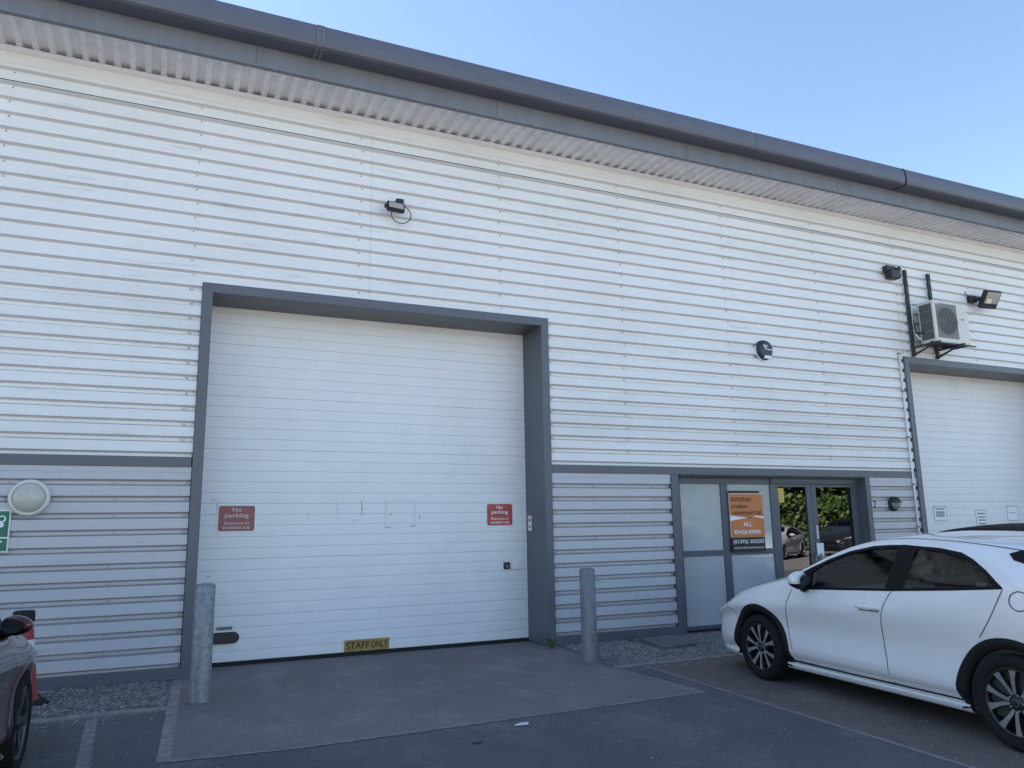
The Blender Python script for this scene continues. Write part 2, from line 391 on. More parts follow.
# top flashing, soffit, fascia, gutter
mb = MB()
mb.prism([(0.05, 6.585), (0.006, 6.585), (-0.004, 6.70), (-0.03, 6.72), (-0.03, ZS-0.004), (0.05, ZS-0.004)], 'x', XL, XR, M['clad_up'])
mb.build('wall_head_flashing', wh)
mb = MB()
SP = 0.1605; x = XL; pts = []
while x < XR:
    pts += [(x, 0.0), (x+0.055, 0.0), (x+0.067, 0.032), (x+0.148, 0.032)]; x += SP
off = (-1.8436-XL) % SP - 0.03
v = []
for px, pz in pts: v += [(px+off-SP, 0.03, ZS+pz), (px+off-SP, -OV+0.004, ZS+pz)]
mb.add(v, [(2*i, 2*i+1, 2*i+3, 2*i+2) for i in range(len(pts)-1)], M['soffit'])
mb.box(XL, XR, 0.02, 0.03, ZS-0.004, ZS+0.05, M['black_matt'])
mb.build('soffit', wh, recalc=False)
mb = MB()
mb.prism([(-OV-0.012, ZS-0.03), (-OV+0.05, ZS-0.03), (-OV+0.05, ZS-0.022), (-OV, ZS-0.022), (-OV, 7.05), (-OV-0.012, 7.05)], 'x', XL, XR, M['fascia'])
x = -20.6
while x < XR: mb.box(x-0.006, x+0.006, -OV-0.014, -OV-0.0123, ZS-0.02, 6.99, M['gutter']); x += 3.0
mb.build('fascia', wh)
GP = [(-OV-0.014, 6.992), (-0.935, 6.984), (-0.968, 7.0), (-0.985, 7.035), (-0.988, 7.12), (-0.976, 7.20), (-0.945, 7.275), (-0.90, 7.295), (-0.86, 7.285)]
def gut(mb, x0, x1, grow, m):
    c = (-0.83, 7.14)
    P = []
    for p in GP:
        d = Vector((p[0]-c[0], p[1]-c[1])); d = d*(1+grow/d.length) if grow else d
        P.append((c[0]+d.x, c[1]+d.y))
    mb.prism(P + [(-0.70, 7.285)], 'x', x0, x1, m)
mb = MB(); gut(mb, XL, XR, 0, M['gutter']); g = mb.build('gutter', wh)
for gx, w in ((-8.6, .09), (1.07, .10), (7.5, .012), (10.66, .03), (20.3, .1)):
    j = MB(); gut(j, gx-w/2, gx+w/2, 0.006, M['black_matt'] if w == .03 else M['gutter'])
    if w > .05:
        for zz in (7.03, 7.07, 7.11, 7.15, 7.19):
            for sx in (-.03, .03): j.cyl((gx+sx, -1.003, zz), (gx+sx, -0.985, zz), 0.007, 0.007, M['screw'], 8)
        for yy in (-.92, -.86, -.8, -.74):
            for sx in (-.03, .03): j.cyl((gx+sx, yy, 6.972), (gx+sx, yy, 6.99), 0.007, 0.007, M['screw'], 8)
    j.build('gutter_joint', g)
mb = MB()
mb.prism([(-0.90, 7.29), (15.0, 8.9), (31, 7.3), (31, 7.1), (15, 8.7), (-0.60, 7.12)], 'x', XL, XR, M['roof'])
mb.build('roof', wh)
mb = MB()
mb.box(XL, XR, 30.6, 30.8, 0, 7.2, M['clad_up']); mb.box(XL-.1, XL, -0.0, 30.6, 0, 7.2, M['clad_up']); mb.box(XR, XR+.1, 0.0, 30.6, 0, 7.2, M['clad_up'])
mb.build('outer_wall', wh)
mb = MB(); mb.box(XL+.01, XR-.01, 5.0, 5.1, 0, 7, M['slate_dk']); mb.build('inner_partition', wh)
# lining behind the cladding (keeps daylight out of the sheet joints)
mb = MB()
for a, b, z0 in ((XL, -0.02, 0), (0, W1, H1+.02), (W1+.02, 6.3, 0), (6.3, 10.27, ZBB+.02), (10.27, X2-.02, 0), (X2, X2+W2, H1+.02), (X2+W2+.02, XR, 0)):
    mb.box(a, b, 0.070, 0.10, z0, 6.75, M['slate_dk'])
mb.build('wall_lining', wh)

# loading doors
ZDG = [4.143, 4.015]
def loading_door(x0):
    s = MB()
    a, b = x0, x0+W1
    # face frame + reveals (mitred look: verticals run full height, head butts between)
    s.box(a, a+FW, -0.012, DD+0.05, 0, H1, M['slate']); s.box(b-FW, b, -0.012, DD+0.05, 0, H1, M['slate'])
    s.box(a+FW+0.001, b-FW-0.001, -0.012, DD+0.05, H1-FW, H1, M['slate'])
    s.box(a+FW-0.005, a+FW+0.018, -0.0105, DD, 0, 0.03, M['slate']) if False else None
    # butt joints in the pressed trim
    s.box(a+1.92, a+1.926, -0.0135, -0.012, H1-FW, H1, M['slate_dk'])
    for zz in (2.9,): s.box(b-FW, b, -0.0135, -0.012, zz, zz+0.004, M['slate_dk'])
    fr = s.build('door_surround', wh, bevel=0.003)
    d = MB()
    # sectional leaf: horizontal slats with shallow grooves, deeper at section joints
    z = 0.045; k = 0; pr = []
    slat = 0.1285; top = H1-FW
    zz = [0.045, 0.160]
    while zz[-1] < top: zz.append(zz[-1]+slat)
    y = DD
    for i in range(len(zz)-1):
        joint = (i % 5 == 4)
        g = 0.010 if joint else 0.007; dep = 0.011 if joint else 0.008
        pr += [(y+dep, zz[i]), (y, zz[i]+g*0.5), (y-0.0012, (zz[i]+zz[i+1])/2), (y, zz[i+1]-g*0.5)]
    pr.append((y+0.006, zz[-1]))
    v = [(a+FW-0.0, p[0], p[1]) for p in pr] + [(b-FW+0.0, p[0], p[1]) for p in pr]; n = len(pr)
    d.add(v, [(j, n+j, n+j+1, j+1) for j in range(n-1)], M['door_white'])
    leaf = d.build('loading_door', wh)
    q = MB(); q.box(a+FW, b-FW, DD-0.004, DD+0.03, 0.0, 0.0445, M['black_matt']); q.build('door_seal', leaf)
    return leaf
leaf1 = loading_door(0.0)
leaf2 = loading_door(X2)
# marks on door 1
def mark(mk, x, z, w, h, m, yy=DD-0.0035): mk.box(x-w/2, x+w/2, yy, yy+0.002, z-h/2, z+h/2, m)
from itertools import product
for x, z, w, h, m in ((2.02, 1.80, .018, .13, 'scuff'), (2.02, 1.70, .012, .06, 'scuff'), (1.71, 1.78, .012, .18, 'scuff_lt'), (1.36, 1.68, .01, .12, 'scuff_lt'),
                      (2.35, 1.53, .06, .012, 'scuff'), (2.52, 1.53, .35, .008, 'scuff_lt'), (2.70, 1.54, .05, .014, 'scuff'), (2.33, 1.70, .012, .34, 'scuff_lt'),
                      (2.71, 1.70, .016, .30, 'scuff_lt'), (2.78, 1.66, .012, .07, 'scuff'), (1.93, 1.62, .02, .02, 'scuff'), (2.40, 1.69, .02, .02, 'scuff'),
                      (1.29, .60, .016, .016, 'scuff_lt'), (1.81, .61, .02, .016, 'scuff_lt'), (.315, 1.80, .02, .10, 'scuff_lt'), (.27, 1.87, .05, .03, 'scuff_lt'),
                      (.33, 1.60, .012, .26, 'scuff_lt'), (3.77, 1.88, .025, .02, 'scuff_lt'), (3.76, 1.70, .03, .022, 'scuff'), (2.55, 1.87, .4, .006, 'scuff_lt'),
                      (.27, 1.0, .05, .03, 'scuff_lt'), (4.2, .27, .02, .03, 'scuff_lt'), (4.23, .16, .012, .05, 'scuff_lt')):
    mk = MB()   # irregular smears made of a few short strokes
    for i in range(4):
        t = (i+.5)/4-.5
        mark(mk, x + (t*w if w > h else random.uniform(-.006, .006)), z + (t*h if h >= w else random.uniform(-.004, .004)),
             w/4*random.uniform(.6, 1.05) if w > h else w*random.uniform(.4, 1.1), h/4*random.uniform(.6, 1.05) if h >= w else h*random.uniform(.4, 1.1), M[m])
    mk.build('scuff_mark', leaf1)
# letter slot, lock and cover plate on door 1
def stadium(cx, cz, w, h, n=8):
    r = h/2; P = []
    for s, c in ((1, cx+w/2-r), (-1, cx-w/2+r)):
        for i in range(n+1):
            t = -math.pi/2 + math.pi*i/n
            P.append((c + s*r*math.cos(t), cz + s*r*math.sin(t)))
    return P
q = MB(); q.prism(stadium(.46, .312, .325, .125), 'y', DD-0.035, DD-0.002, M['black']); q.box(.375, .545, DD-0.012, DD-.002, .40, .435, M['ac_grill']); q.build('grab_handle', leaf1, bevel=0.006)
q = MB(); q.bbox(3.955, 4.045, DD-0.03, DD-.002, .95, 1.04, M['black'], .008); q.box(3.975, 4.025, DD-.033, DD-.03, .992, .998, M['ac_fin']); q.cyl((4.0, DD-.036, .98), (4.0, DD-.03, .98), .014, .014, M['ac_fin'], 12); q.build('door_lock', leaf1)
q = MB(); q.bbox(4.065, 4.222, DD-0.022, DD-.002, .942, 1.035, M['white'], .006); q.build('lock_cover', leaf1)

# ---- entrance screen
E0 = 0.16
s = MB()
s.box(6.33, 6.45, -0.010, E0+0.06, 0, ZBB-.001, M['slate']); s.box(10.146, 10.246, -0.010, E0+0.06, 0, ZBB-.001, M['slate'])
s.box(6.45, 10.146, 0.05, E0+.06, 2.185, ZBB-.001, M['slate_dk'])
s.build('entrance_post', wh, bevel=0.003)
s = MB(); y0, y1 = E0, E0+0.06
s.box(6.451, 6.598, y0, y1, 0.0, 2.184, M['slate_dk']); s.box(10.03, 10.145, y0, y1, 0.0, 2.184, M['slate_dk'])
s.box(7.334, 7.463, y0, y1, .077, 2.087, M['slate_dk']); s.box(8.287, 8.40, y0, y1, 0.0, 2.10, M['slate_dk'])
s.box(6.598, 8.287, y0-.003, y1, 2.087, 2.184, M['slate_dk']); s.box(8.287, 10.03, y0-.03, y1, 2.10, 2.184, M['slate_dk'])
s.box(6.598, 7.334, y0-.002, y1, 1.043, 1.123, M['slate_dk']); s.box(7.463, 8.287, y0-.002, y1, 1.043, 1.123, M['slate_dk'])
s.box(6.598, 7.334, y0-.002, y1, 0.02, .077, M['slate_dk']); s.box(7.463, 8.287, y0-.002, y1, 0.02, .077, M['slate_dk'])
s.box(8.30, 10.14, y0-.045, y0-.031, 2.135, 2.165, M['slate'])
scr = s.build('entrance_screen', wh, bevel=0.004)
for a, b, c, d in ((6.598, 7.334, 1.123, 2.087), (7.463, 8.287, 1.123, 2.087), (6.598, 7.334, .077, 1.043), (7.463, 8.287, .077, 1.043)):
    q = MB(); q.box(a-.004, b+.004, E0+.022, E0+.034, c-.004, d+.004, M['frosted']); q.build('frosted_pane', scr)
for k, (a, b, g0, g1) in enumerate(((8.401, 9.128, 8.452, 9.028), (9.134, 10.029, 9.233, 10.0))):
    q = MB(); y0, y1 = E0+.006, E0+.055
    q.box(a, g0, y0, y1, .02, 2.098, M['slate_dk']); q.box(g1, b, y0, y1, .02, 2.098, M['slate_dk'])
    q.box(g0, g1, y0-.001, y1, 2.05, 2.098, M['slate_dk']); q.box(g0, g1, y0-.001, y1, .02, .16, M['slate_dk'])
    dr = q.build('glass_door', wh, bevel=0.004)
    q = MB(); q.box(g0-.004, g1+.004, E0+.026, E0+.038, .156, 2.054, M['pane']); q.build('glass_pane', dr)
    q = MB(); hx = b-.05 if k == 0 else a+.05
    q.cyl((hx, y0-.05, .78), (hx, y0-.05, 1.02), .011, .011, M['galv'], 10); q.cyl((hx, y0, .8), (hx, y0-.05, .8), .009, .009, M['galv'], 8); q.cyl((hx, y0, 1.0), (hx, y0-.05, 1.0), .009, .009, M['galv'], 8)
    q.build('door_handle', dr)
q = MB(); q.bbox(9.14, 9.275, E0-.02, E0+.004, .975, 1.175, M['white'], .006); q.build('letter_box_cover', wh)
# floor inside the lobby
q = MB(); q.box(6.4, 10.2, E0+.07, 4.9, 0.002, 0.012, M['slab']); q.build('lobby_floor', wh)
# white pipe by the right-hand loading door
# ------------------------------------------------------------------ ground
GZ = 0.0
mb = MB(); mb.add([(-250,-250,-.004),(250,-250,-.004),(250,250,-.004),(-250,250,-.004)], [(0,1,2,3)], M['asphalt'])
tag(mb.build('ground'), kind='structure')
def sheet(name, poly, z, m, kind='structure'):
    mb = MB(); mb.add([(x, y, z) for x, y in poly], [tuple(range(len(poly)))], m)
    o = mb.build(name); tag(o, kind=kind); return o
sheet('parking_bay', [(4.66,-1.62),(16,-1.62),(16,-9.5),(4.16,-9.5)], -.0028, M['asphalt_old'])
sheet('bounce_yard', [(-70,-10.2),(60,-10.2),(60,-60),(-70,-60)], -.0028, M['yard'])  # pale sheet added behind the camera to bounce sunlight onto the facade
AP = [(-.02,-.01),(-.163,-3.155),(.715,-3.235),(1.85,-3.197),(4.33,-3.108),(4.23,-1.66),(4.44,-.01)]
sheet('concrete_apron', AP + [(4.30,-.01),(4.30,DD+.02),(.12,DD+.02),(.12,-.01)], -.0015, M['apron'])
sheet('concrete_apron', [(11.36,-.01),(11.2,-1.6),(16,-1.6),(15.9,-.01),(15.7,-.01),(15.7,DD+.02),(11.5,DD+.02),(11.5,-.01)], 0.0, M['apron'])
def strip(name, pts, w, z, m):
    mb = MB()
    for a, b in zip(pts[:-1], pts[1:]):
        a = Vector(a); b = Vector(b); d = (b-a).normalized(); n = Vector((-d.y, d.x))*w/2
        k = max(1, int((b-a).length/0.12)); vs = []
        for i in range(k+1):
            p = a+(b-a)*i/k; j1 = random.uniform(.93, 1.05); j2 = random.uniform(.93, 1.05)
            vs += [(p.x+n.x*j1, p.y+n.y*j1, z), (p.x-n.x*j2, p.y-n.y*j2, z)]
        mb.add(vs, [(2*i, 2*i+1, 2*i+3, 2*i+2) for i in range(k)], m)
    o = mb.build(name); tag(o, kind='structure'); return o
strip('apron_edging', [(-.02,-.02),(-.163,-3.155)], .09, 0.0, M['edging'])
strip('apron_edging', [(-.163,-3.155),(.715,-3.235),(1.85,-3.197),(4.33,-3.108)], .035, 0.0, M['edging'])
strip('apron_edging', [(4.33,-3.108),(4.26,-1.72)], .03, 0.0, M['edging'])
strip('bay_line', [(-.70,-1.45),(-.645,-3.05),(-.56,-6.5)], .085, -.0018, M['paint_line'])
strip('bay_line', [(4.62,-1.66),(4.38,-5.66),(4.28,-7.4)], .045, -.0012, M['paint_line'])
strip('bay_line', [(7.45,-1.66),(7.25,-5.66)], .07, -.0012, M['paint_line'])
# kerb edging along the gravel (a low step)
mb = MB()
mb.prism([(-1.49, -.01), (-1.49, .012), (-1.41, .018), (-1.40, -.01)], 'x', -7.0, -.12, M['edging'])
tag(mb.build('kerb'), kind='structure')
mb = MB()
mb.prism([(-1.70, -.01), (-1.70, .008), (-1.64, .012), (-1.63, -.01)], 'x', 4.27, 11.2, M['edging'])
tag(mb.build('kerb'), kind='structure')
G1 = [(-7.0,-1.405),(-.12,-1.405),(-.065,-.012),(-7.0,-.012)]
G2 = [(4.28,-1.635),(11.2,-1.635),(11.36,-.012),(4.46,-.012)]
sheet('gravel_bed', G1, -.002, M['gravel_base']); sheet('gravel_bed', G2, -.002, M['gravel_base'])
def gravel(x0, x1, y0, y1, n, excl=()):
    mb = MB(); rnd = random.Random(3)
    for i in range(n):
        x = rnd.uniform(x0, x1); y = rnd.uniform(y0, y1)
        if any(a < x < b and c < y < d for a, b, c, d in excl): continue
        r = rnd.uniform(.006, .017); sx, sy, sz = r*rnd.uniform(.8, 1.4), r*rnd.uniform(.7, 1.2), r*rnd.uniform(.5, .9)
        c = math.cos(rnd.uniform(0, 6)); s_ = math.sin(rnd.uniform(0, 6)); z = -.002+sz*.5
        P = [(1,.2,.1),(.1,1,-.1),(-1,-.1,.15),(-.2,-1,0),(.1,.15,1),(0,0,-.8)]
        v = [(x+(p[0]*c-p[1]*s_)*sx, y+(p[0]*s_+p[1]*c)*sy, z+p[2]*sz) for p in P]
        mb.add(v, [(0,1,4),(1,2,4),(2,3,4),(3,0,4)], M['stone_a'] if rnd.random() < .5 else M['stone_b'])
    o = mb.build('gravel', recalc=False); tag(o, kind='stuff'); return o
gravel(-3.6, -.13, -1.40, -.02, 8500)
gravel(4.46, 8.6, -1.63, -.02, 13000, ((5.40, 6.20, -.93, -.1),))
# slab lying in the gravel
mb = MB(); mb.prism([(5.60,-.14),(6.17,-.07),(5.98,-.84),(5.40,-.93)], 'z', 0.0, .035, M['slab'])
tag(mb.build('paving_slab', bevel=.006), 'flat grey concrete paving slab lying in the gravel beside the entrance', 'slab')
# loose grit washed onto the tarmac
mb = MB(); rnd = random.Random(11)
for i in range(1500):
    x = rnd.uniform(-1.2, 5.2); y = -1.5-4.6*rnd.random()**1.5
    if i % 3 == 0:
        if rnd.random() < .5: x = rnd.uniform(-1.2, -.2); y = rnd.gauss(-1.62, .12)
        else: x = rnd.uniform(4.3, 6.5); y = rnd.gauss(-1.85, .14)
    r = rnd.uniform(.004, .010) if i % 9 else rnd.uniform(.009, .016); a = rnd.uniform(0, 6); c = math.cos(a)*r; s_ = math.sin(a)*r
    mb.add([(x+c, y+s_, 0), (x-s_, y+c, 0), (x-c, y-s_*.8, 0), (x+s_*.9, y-c, 0), (x, y, r*.8)], [(0,1,4),(1,2,4),(2,3,4),(3,0,4)], M['stone_a'] if i % 2 else M['stone_b'])
tag(mb.build('loose_grit', recalc=False), kind='stuff')
# litter
mb = MB(); mb.add([(2.29,-3.42,.004),(2.40,-3.44,.006),(2.43,-3.38,.012),(2.33,-3.36,.004),(2.36,-3.40,.02)], [(0,1,4),(1,2,4),(2,3,4),(3,0,4)], M['litter'])
tag(mb.build('paper_scrap'), 'small crumpled white scrap of paper lying on the tarmac before the apron', 'litter')
mb = MB(); mb.prism([(1.82,-3.71),(1.88,-3.725),(1.92,-3.70),(1.86,-3.68)], 'z', -.004, .003, M['ac_dark'])
tag(mb.build('rubber_scrap'), 'thin dark flattened scrap lying on the tarmac in the foreground', 'litter')
# weeds
def weed(name, x, y, n, h, label):
    mb = MB(); rnd = random.Random(int(x*100))
    for i in range(n):
        a = rnd.uniform(0, 6.28); l = h*rnd.uniform(.5, 1); w = .012; tip = (x+math.cos(a)*l*.6, y+math.sin(a)*l*.6, l)
        b = (x+math.cos(a)*.02, y+math.sin(a)*.02); nx, ny = -math.sin(a)*w, math.cos(a)*w
        md = ((b[0]*.45+tip[0]*.55), (b[1]*.45+tip[1]*.55), l*.75)
        mb.add([(b[0]-nx*.4, b[1]-ny*.4, 0), (b[0]+nx*.4, b[1]+ny*.4, 0), (md[0]+nx, md[1]+ny, md[2]), (md[0]-nx, md[1]-ny, md[2]), tip], [(0,1,2,3),(3,2,4)], M['weed'])
    tag(mb.build(name, recalc=False), label, 'weed', 'weeds growing in the gravel')
weed('weed', 4.28, -.16, 26, .14, 'tuft of green weed in the gravel behind the right hand bollard')
weed('weed', 5.40, -.22, 18, .08, 'low green weed beside the concrete slab in the gravel')

# ------------------------------------------------------------------ bollards
def bollard(x, y, h, m, label):
    mb = MB(); r = .089
    mb.lathe([(0, h+.012), (r*.5, h+.010), (r*.88, h+.002), (r, h-.014), (r, .02), (r+.004, .0)], m, 36)
    mb.lathe([(r+.035, .0), (r+.02, .012), (r, .016)], M['slab'], 28)
    o = mb.build('bollard'); o.location = (x, y, 0); tag(o, label, 'bollard', 'steel bollards guarding the loading door'); return o
bollard(.135, -1.33, 1.03, M['galv'], 'mottled shiny galvanised steel bollard at the left side of the loading door')
bollard(4.20, -1.25, 1.02, M['galv_dk'], 'dull stained grey steel bollard between the loading door and the entrance')

# ------------------------------------------------------------------ signs
def no_parking(x0, x1, z0, z1, red, wh_, label):
    cx, cz = (x0+x1)/2, (z0+z1)/2; w, h = x1-x0, z1-z0
    t = empty('no_parking_sign', (cx, DD-.006, cz)); tag(t, label, 'sign', 'no parking signs on the loading door')
    mb = MB(); mb.bbox(-w/2, w/2, -.003, .002, -h/2, h/2, M['letters_white'], .0012, 1); mb.build('sign_plate', t)
    mb = MB()
    def rr(w, h, r, n=5):
        P = []
        for sx, sz, a0 in ((1,1,0),(-1,1,90),(-1,-1,180),(1,-1,270)):
            for i in range(n+1):
                a = R(a0+90*i/n); P.append((sx*(w/2-r)+r*math.cos(a), sz*(h/2-r)+r*math.sin(a)))
        return P
    mb.prism(rr(w*.945, h*.93, .025), 'y', -.0045, -.0032, red); mb.build('sign_face', t)
    mb = MB()
    for txt, ww, hh, zz, th in (('No', .23, .15, .32, .014), ('parking', .62, .20, .09, .014), ('Entrance in', .64, .11, -.17, .01), ('constant use', .70, .11, -.335, .01)):
        lettering(txt, w*ww, h*hh, th, wh_, T(0, -.0046, h*zz), mb)
    mb.build('lettering', t, recalc=False)
no_parking(.320, .748, 1.500, 1.815, M['sign_red_faded'], M['letters_pink'], 'faded dusky pink no parking sign at the left of the loading door')
no_parking(3.712, 4.106, 1.520, 1.826, M['sign_red'], M['letters_white'], 'bright red no parking sign at the right of the loading door')

t = empty('staff_only_sign', (2.115, DD-.008, .118)); tag(t, 'worn yellow staff only plate with black capitals at the foot of the loading door', 'sign')
mb = MB(); mb.box(-.278, .278, -.004, .004, -.066, .066, M['brass']); mb.build('sign_plate', t)
mb = MB(); lettering('STAFF', .285, .085, .012, M['letters_black'], T(-.115, -.0048, 0), mb); lettering('ONLY', .20, .085, .012, M['letters_black'], T(.155, -.0048, 0.0), mb); mb.build('lettering', t, recalc=False)

# agents board
SB = E0-.035
t = empty('agent_board', (7.765, SB, 1.085)); tag(t, 'orange and black letting agent board with all enquiries fixed over the frosted pane', 'sign')
mb = MB(); mb.box(-.315, .318, 0, .022, 0.0, .21, M['letters_black']); mb.build('backing_board', t); mb = MB(); mb.box(-.30, .272, 0.002, .022, .862, .90, M['letters_black']); mb.build('backing_board', t)
mb = MB(); mb.box(-.313, .325, .0005, .018, .21, .862, M['letters_white']); mb.build('sign_panel', t)
mb = MB()
mb.prism([(-.312,.855),(.322,.855),(.322,.515),(.18,.53),(.05,.495),(-.312,.535)], 'y', -.002, 0.0, M['orange'])
mb.prism([(-.312,.211),(.324,.211),(.324,.485),(.20,.505),(.10,.512),(-.02,.492),(-.312,.455)], 'y', -.002, 0.0, M['orange'])
mb.prism([(-.312,.535),(.05,.495),(.10,.503),(-.10,.512)], 'y', -.0028, -.0021, M['letters_black'])
mb.build('orange_field', t)
mb = MB()
for txt, x0, x1, zc, h, th in (('stratton', -.285, .10, .775, .072, .014), ('creber', -.285, .03, .672, .072, .014), ('commercial', -.275, .28, .578, .072, .014)):
    lettering(txt, x1-x0, h, th, M['letters_black'], T((x0+x1)/2, -.0024, zc), mb)
for txt, x0, x1, zc, h, th in (('ALL', -.08, .085, .405, .066, .018), ('ENQUIRIES', -.25, .245, .285, .066, .018), ('(01392) 202203', -.285, .29, .142, .07, .012), ('strattoncrebercommercial.co.uk', -.275, .285, .062, .034, .004)):
    lettering(txt, x1-x0, h, th, M['letters_white'], T((x0+x1)/2, -.0024, zc), mb)
mb.build('lettering', t, recalc=False)

# yellow warning label inside the first glass door
t = empty('warning_label', (8.515, E0+.022, 1.92)); tag(t, 'small yellow warning label at the top of the left glass door', 'label')
mb = MB(); mb.box(-.062, .062, 0, .003, -.11, .11, M['yellow']); mb.build('label_sheet', t)
mb = MB(); mb.prism([(-.04,.02),(.04,.02),(0,.09)], 'y', -.001, -.0002, M['letters_black']); mb.prism([(-.026,.028),(.026,.028),(0,.074)], 'y', -.002, -.0012, M['letters_white'])
for z in (-.01,-.035,-.06,-.085): mb.box(-.045, .045-.01*random.random(), -.001, -.0002, z-.005, z+.004, M['ink'])
mb.build('label_print', t)
t = MB(); t.box(-.016, .016, 0, .003, -.1, .1, M['white'])
for z in (-.06,-.02,.02,.06): t.box(-.008, .008, -.001, -.0002, z-.01, z+.01, M['ink'])
o = t.build('door_sticker'); o.location = (9.19, E0-.0005, 1.345); tag(o, 'narrow upright white sticker on the stile of the right glass door', 'label')
# sticker on reveal
t = MB(); t.box(-.003, 0, -.05, .05, -.1, .1, M['white']); t.box(-.004, -.0031, -.03, .03, .02, .07, M['ink']); t.box(-.004, -.0031, -.03, .03, -.06, -.03, M['ink'])
o = t.build('reveal_sticker'); o.location = (W1-FW-.0005, .47, 1.55); tag(o, 'small white sticker on the right reveal of the loading door', 'label')

# number 2
t = empty('unit_number', (10.325, .0115, 1.775)); tag(t, 'small black number 2 on the grey cladding beside the entrance', 'number')
mb = MB(); lettering('2', .07, .12, .01, M['letters_black'], T(0, -.002, 0), mb); mb.build('lettering', t, recalc=False)

# green sign at the left edge
t = empty('fire_point_sign', (-1.805, .0, 1.545)); tag(t, 'green and white wall sign at the left edge under the round lamp', 'sign')
mb = MB(); mb.box(-.16, .16, .002, .010, -.205, .21, M['letters_white']); mb.build('sign_plate', t)
mb = MB(); mb.box(-.148, .148, -.0005, .0015, -.055, .198, M['green']); mb.box(-.148, .148, -.0005, .0015, -.193, -.07, M['green']); mb.build('sign_face', t)
mb = MB()
for cx in (-.085, .0, .085):
    mb.cyl((cx, -.0022, .12), (cx, -.0008, .12), .036, .036, M['letters_white'], 16); mb.cyl((cx, -.0022, .062), (cx, -.0008, .062), .024, .024, M['letters_white'], 16)
mb.cyl((.085, -.003, .122), (.085, -.0023, .122), .022, .022, M['green'], 16)
mb.box(-.11, .105, -.002, -.0008, -.108, -.092, M['letters_white'])
mb.build('pictogram', t)

# notices on the right-hand loading door
for x0, x1, z0, z1, lines, lab in ((12.46, 12.765, 1.50, 1.735, (.35, .1, -.05, -.2), 'white printed notice with bold text on the right loading door, nearest the pipe'),
                              (13.585, 13.87, 1.395, 1.66, (.3, .05, -.15, -.4), 'white printed notice in the middle of the right loading door'),
                              (14.49, 14.79, 1.48, 1.73, (.05,), 'nearly blank white notice furthest right on the right loading door')):
    w, h = x1-x0, z1-z0
    t = empty('paper_notice', ((x0+x1)/2, DD-.006, (z0+z1)/2)); tag(t, lab, 'notice', 'notices on the right loading door')
    mb = MB(); mb.box(-w/2, w/2, -.001, .002, -h/2, h/2, M['paper']); mb.build('sheet', t)
    mb = MB(); mb.box(-w/2-.016, w/2+.016, .0022, .0045, -h/2-.016, h/2+.016, M['edge_shade']); mb.build('shade_border', t)  # grey border paints in the dark edge shadow around the paper
    mb = MB()
    for l in lines: mb.box(-w*.36, w*.36, -.002, -.0012, h*l-.013, h*l+.013, M['ink'] if len(lines) > 1 else M['scuff_lt'])
    for sx in (-1, 1): mb.box(sx*w*.5-.02, sx*w*.5+.02, -.002, -.0012, h*.46, h*.54, M['scuff'])
    mb.build('print', t)

# ------------------------------------------------------------------ lamps and boxes on the wall
t = empty('bulkhead_lamp', (-1.50, .008, 1.873)); tag(t, 'round cream bulkhead wall lamp with frosted dome at the left edge', 'lamp')
mx = Matrix.Rotation(R(90), 4, 'X')
mb = MB(); mb.lathe([(.182, 0), (.186, .02), (.182, .05), (.165, .066), (.150, .066), (.146, .05)], M['offwhite'], 48, mx); mb.build('rim', t)
mb = MB(); mb.lathe([(.148, .05), (.14, .072), (.115, .092), (.08, .106), (.04, .113), (0.001, .115)], M['lens'], 48, mx); mb.build('lens', t)

t = empty('flood_lamp', (2.21, .012, 5.60)); tag(t, 'small black wall floodlight with a loop of cable high above the loading door', 'lamp')
mb = MB(); mb.bbox(.035, .135, -.08, 0.0, .0, .105, M['black'], .01); mb.build('junction_box', t)
hm = T(.0, -.16, -.06) @ Matrix.Rotation(R(4), 4, 'Y') @ Matrix.Rotation(R(-18), 4, 'X')
mb = MB(); mb.bbox(-.115, .115, -.03, .03, -.062, .062, M['black'], .012, 2, hm)
for k in range(7): mb.bbox(-.09+k*.028, -.078+k*.028, .028, .055, -.05, .05, M['black'], .002, 1, hm)
mb.bbox(-.145, -.115, -.015, .02, -.035, .012, M['black'], .008, 2, hm); mb.tube([(.02, -.12, -.05), (.02, -.02, -.03)], .018, M['black']); mb.build('lamp_head', t)
mb = MB(); mb.bbox(-.095, .095, -.036, -.0302, -.042, .042, M['lens_pale'], .004, 1, hm); mb.build('lens', t)
mb = MB(); pts = []
for i in range(15):
    a = R(70 - i*19); pts.append((.105+.125*math.cos(a), -.05-.03*math.sin(i*.3), -.105+.125*math.sin(a)))
mb.tube(pts, .006, M['black']); mb.build('cable', t)

t = empty('alarm_box', (8.22, .012, 4.175)); tag(t, 'rounded dark blue alarm bell box with white emblem on the upper wall', 'alarm')
M['alarm'] = plain('alarm_blue', (0.018, 0.024, 0.045), 0.35)
def shield(s, z=1.0):
    return [(x*s, y*s*z) for x, y in [(.155*math.cos(R(10+20*k))*(1 if math.sin(R(10+20*k)) > 0 else .96), .16*math.sin(R(10+20*k))) for k in range(18)]]
def loft_y(mb, rings, m):
    v = []; n = len(rings[0][1])
    for y, P in rings: v += [(p[0], y, p[1]) for p in P]
    f = [(k*n+i, k*n+(i+1) % n, (k+1)*n+(i+1) % n, (k+1)*n+i) for k in range(len(rings)-1) for i in range(n)]
    f.append(tuple((len(rings)-1)*n+i for i in range(n))); mb.add(v, f, m)
mb = MB(); loft_y(mb, [(0, shield(1.02)), (-.03, shield(1.02)), (-.034, shield(.97)), (-.06, shield(.95)), (-.08, shield(.88)), (-.092, shield(.72))], M['alarm']); mb.build('casing', t)
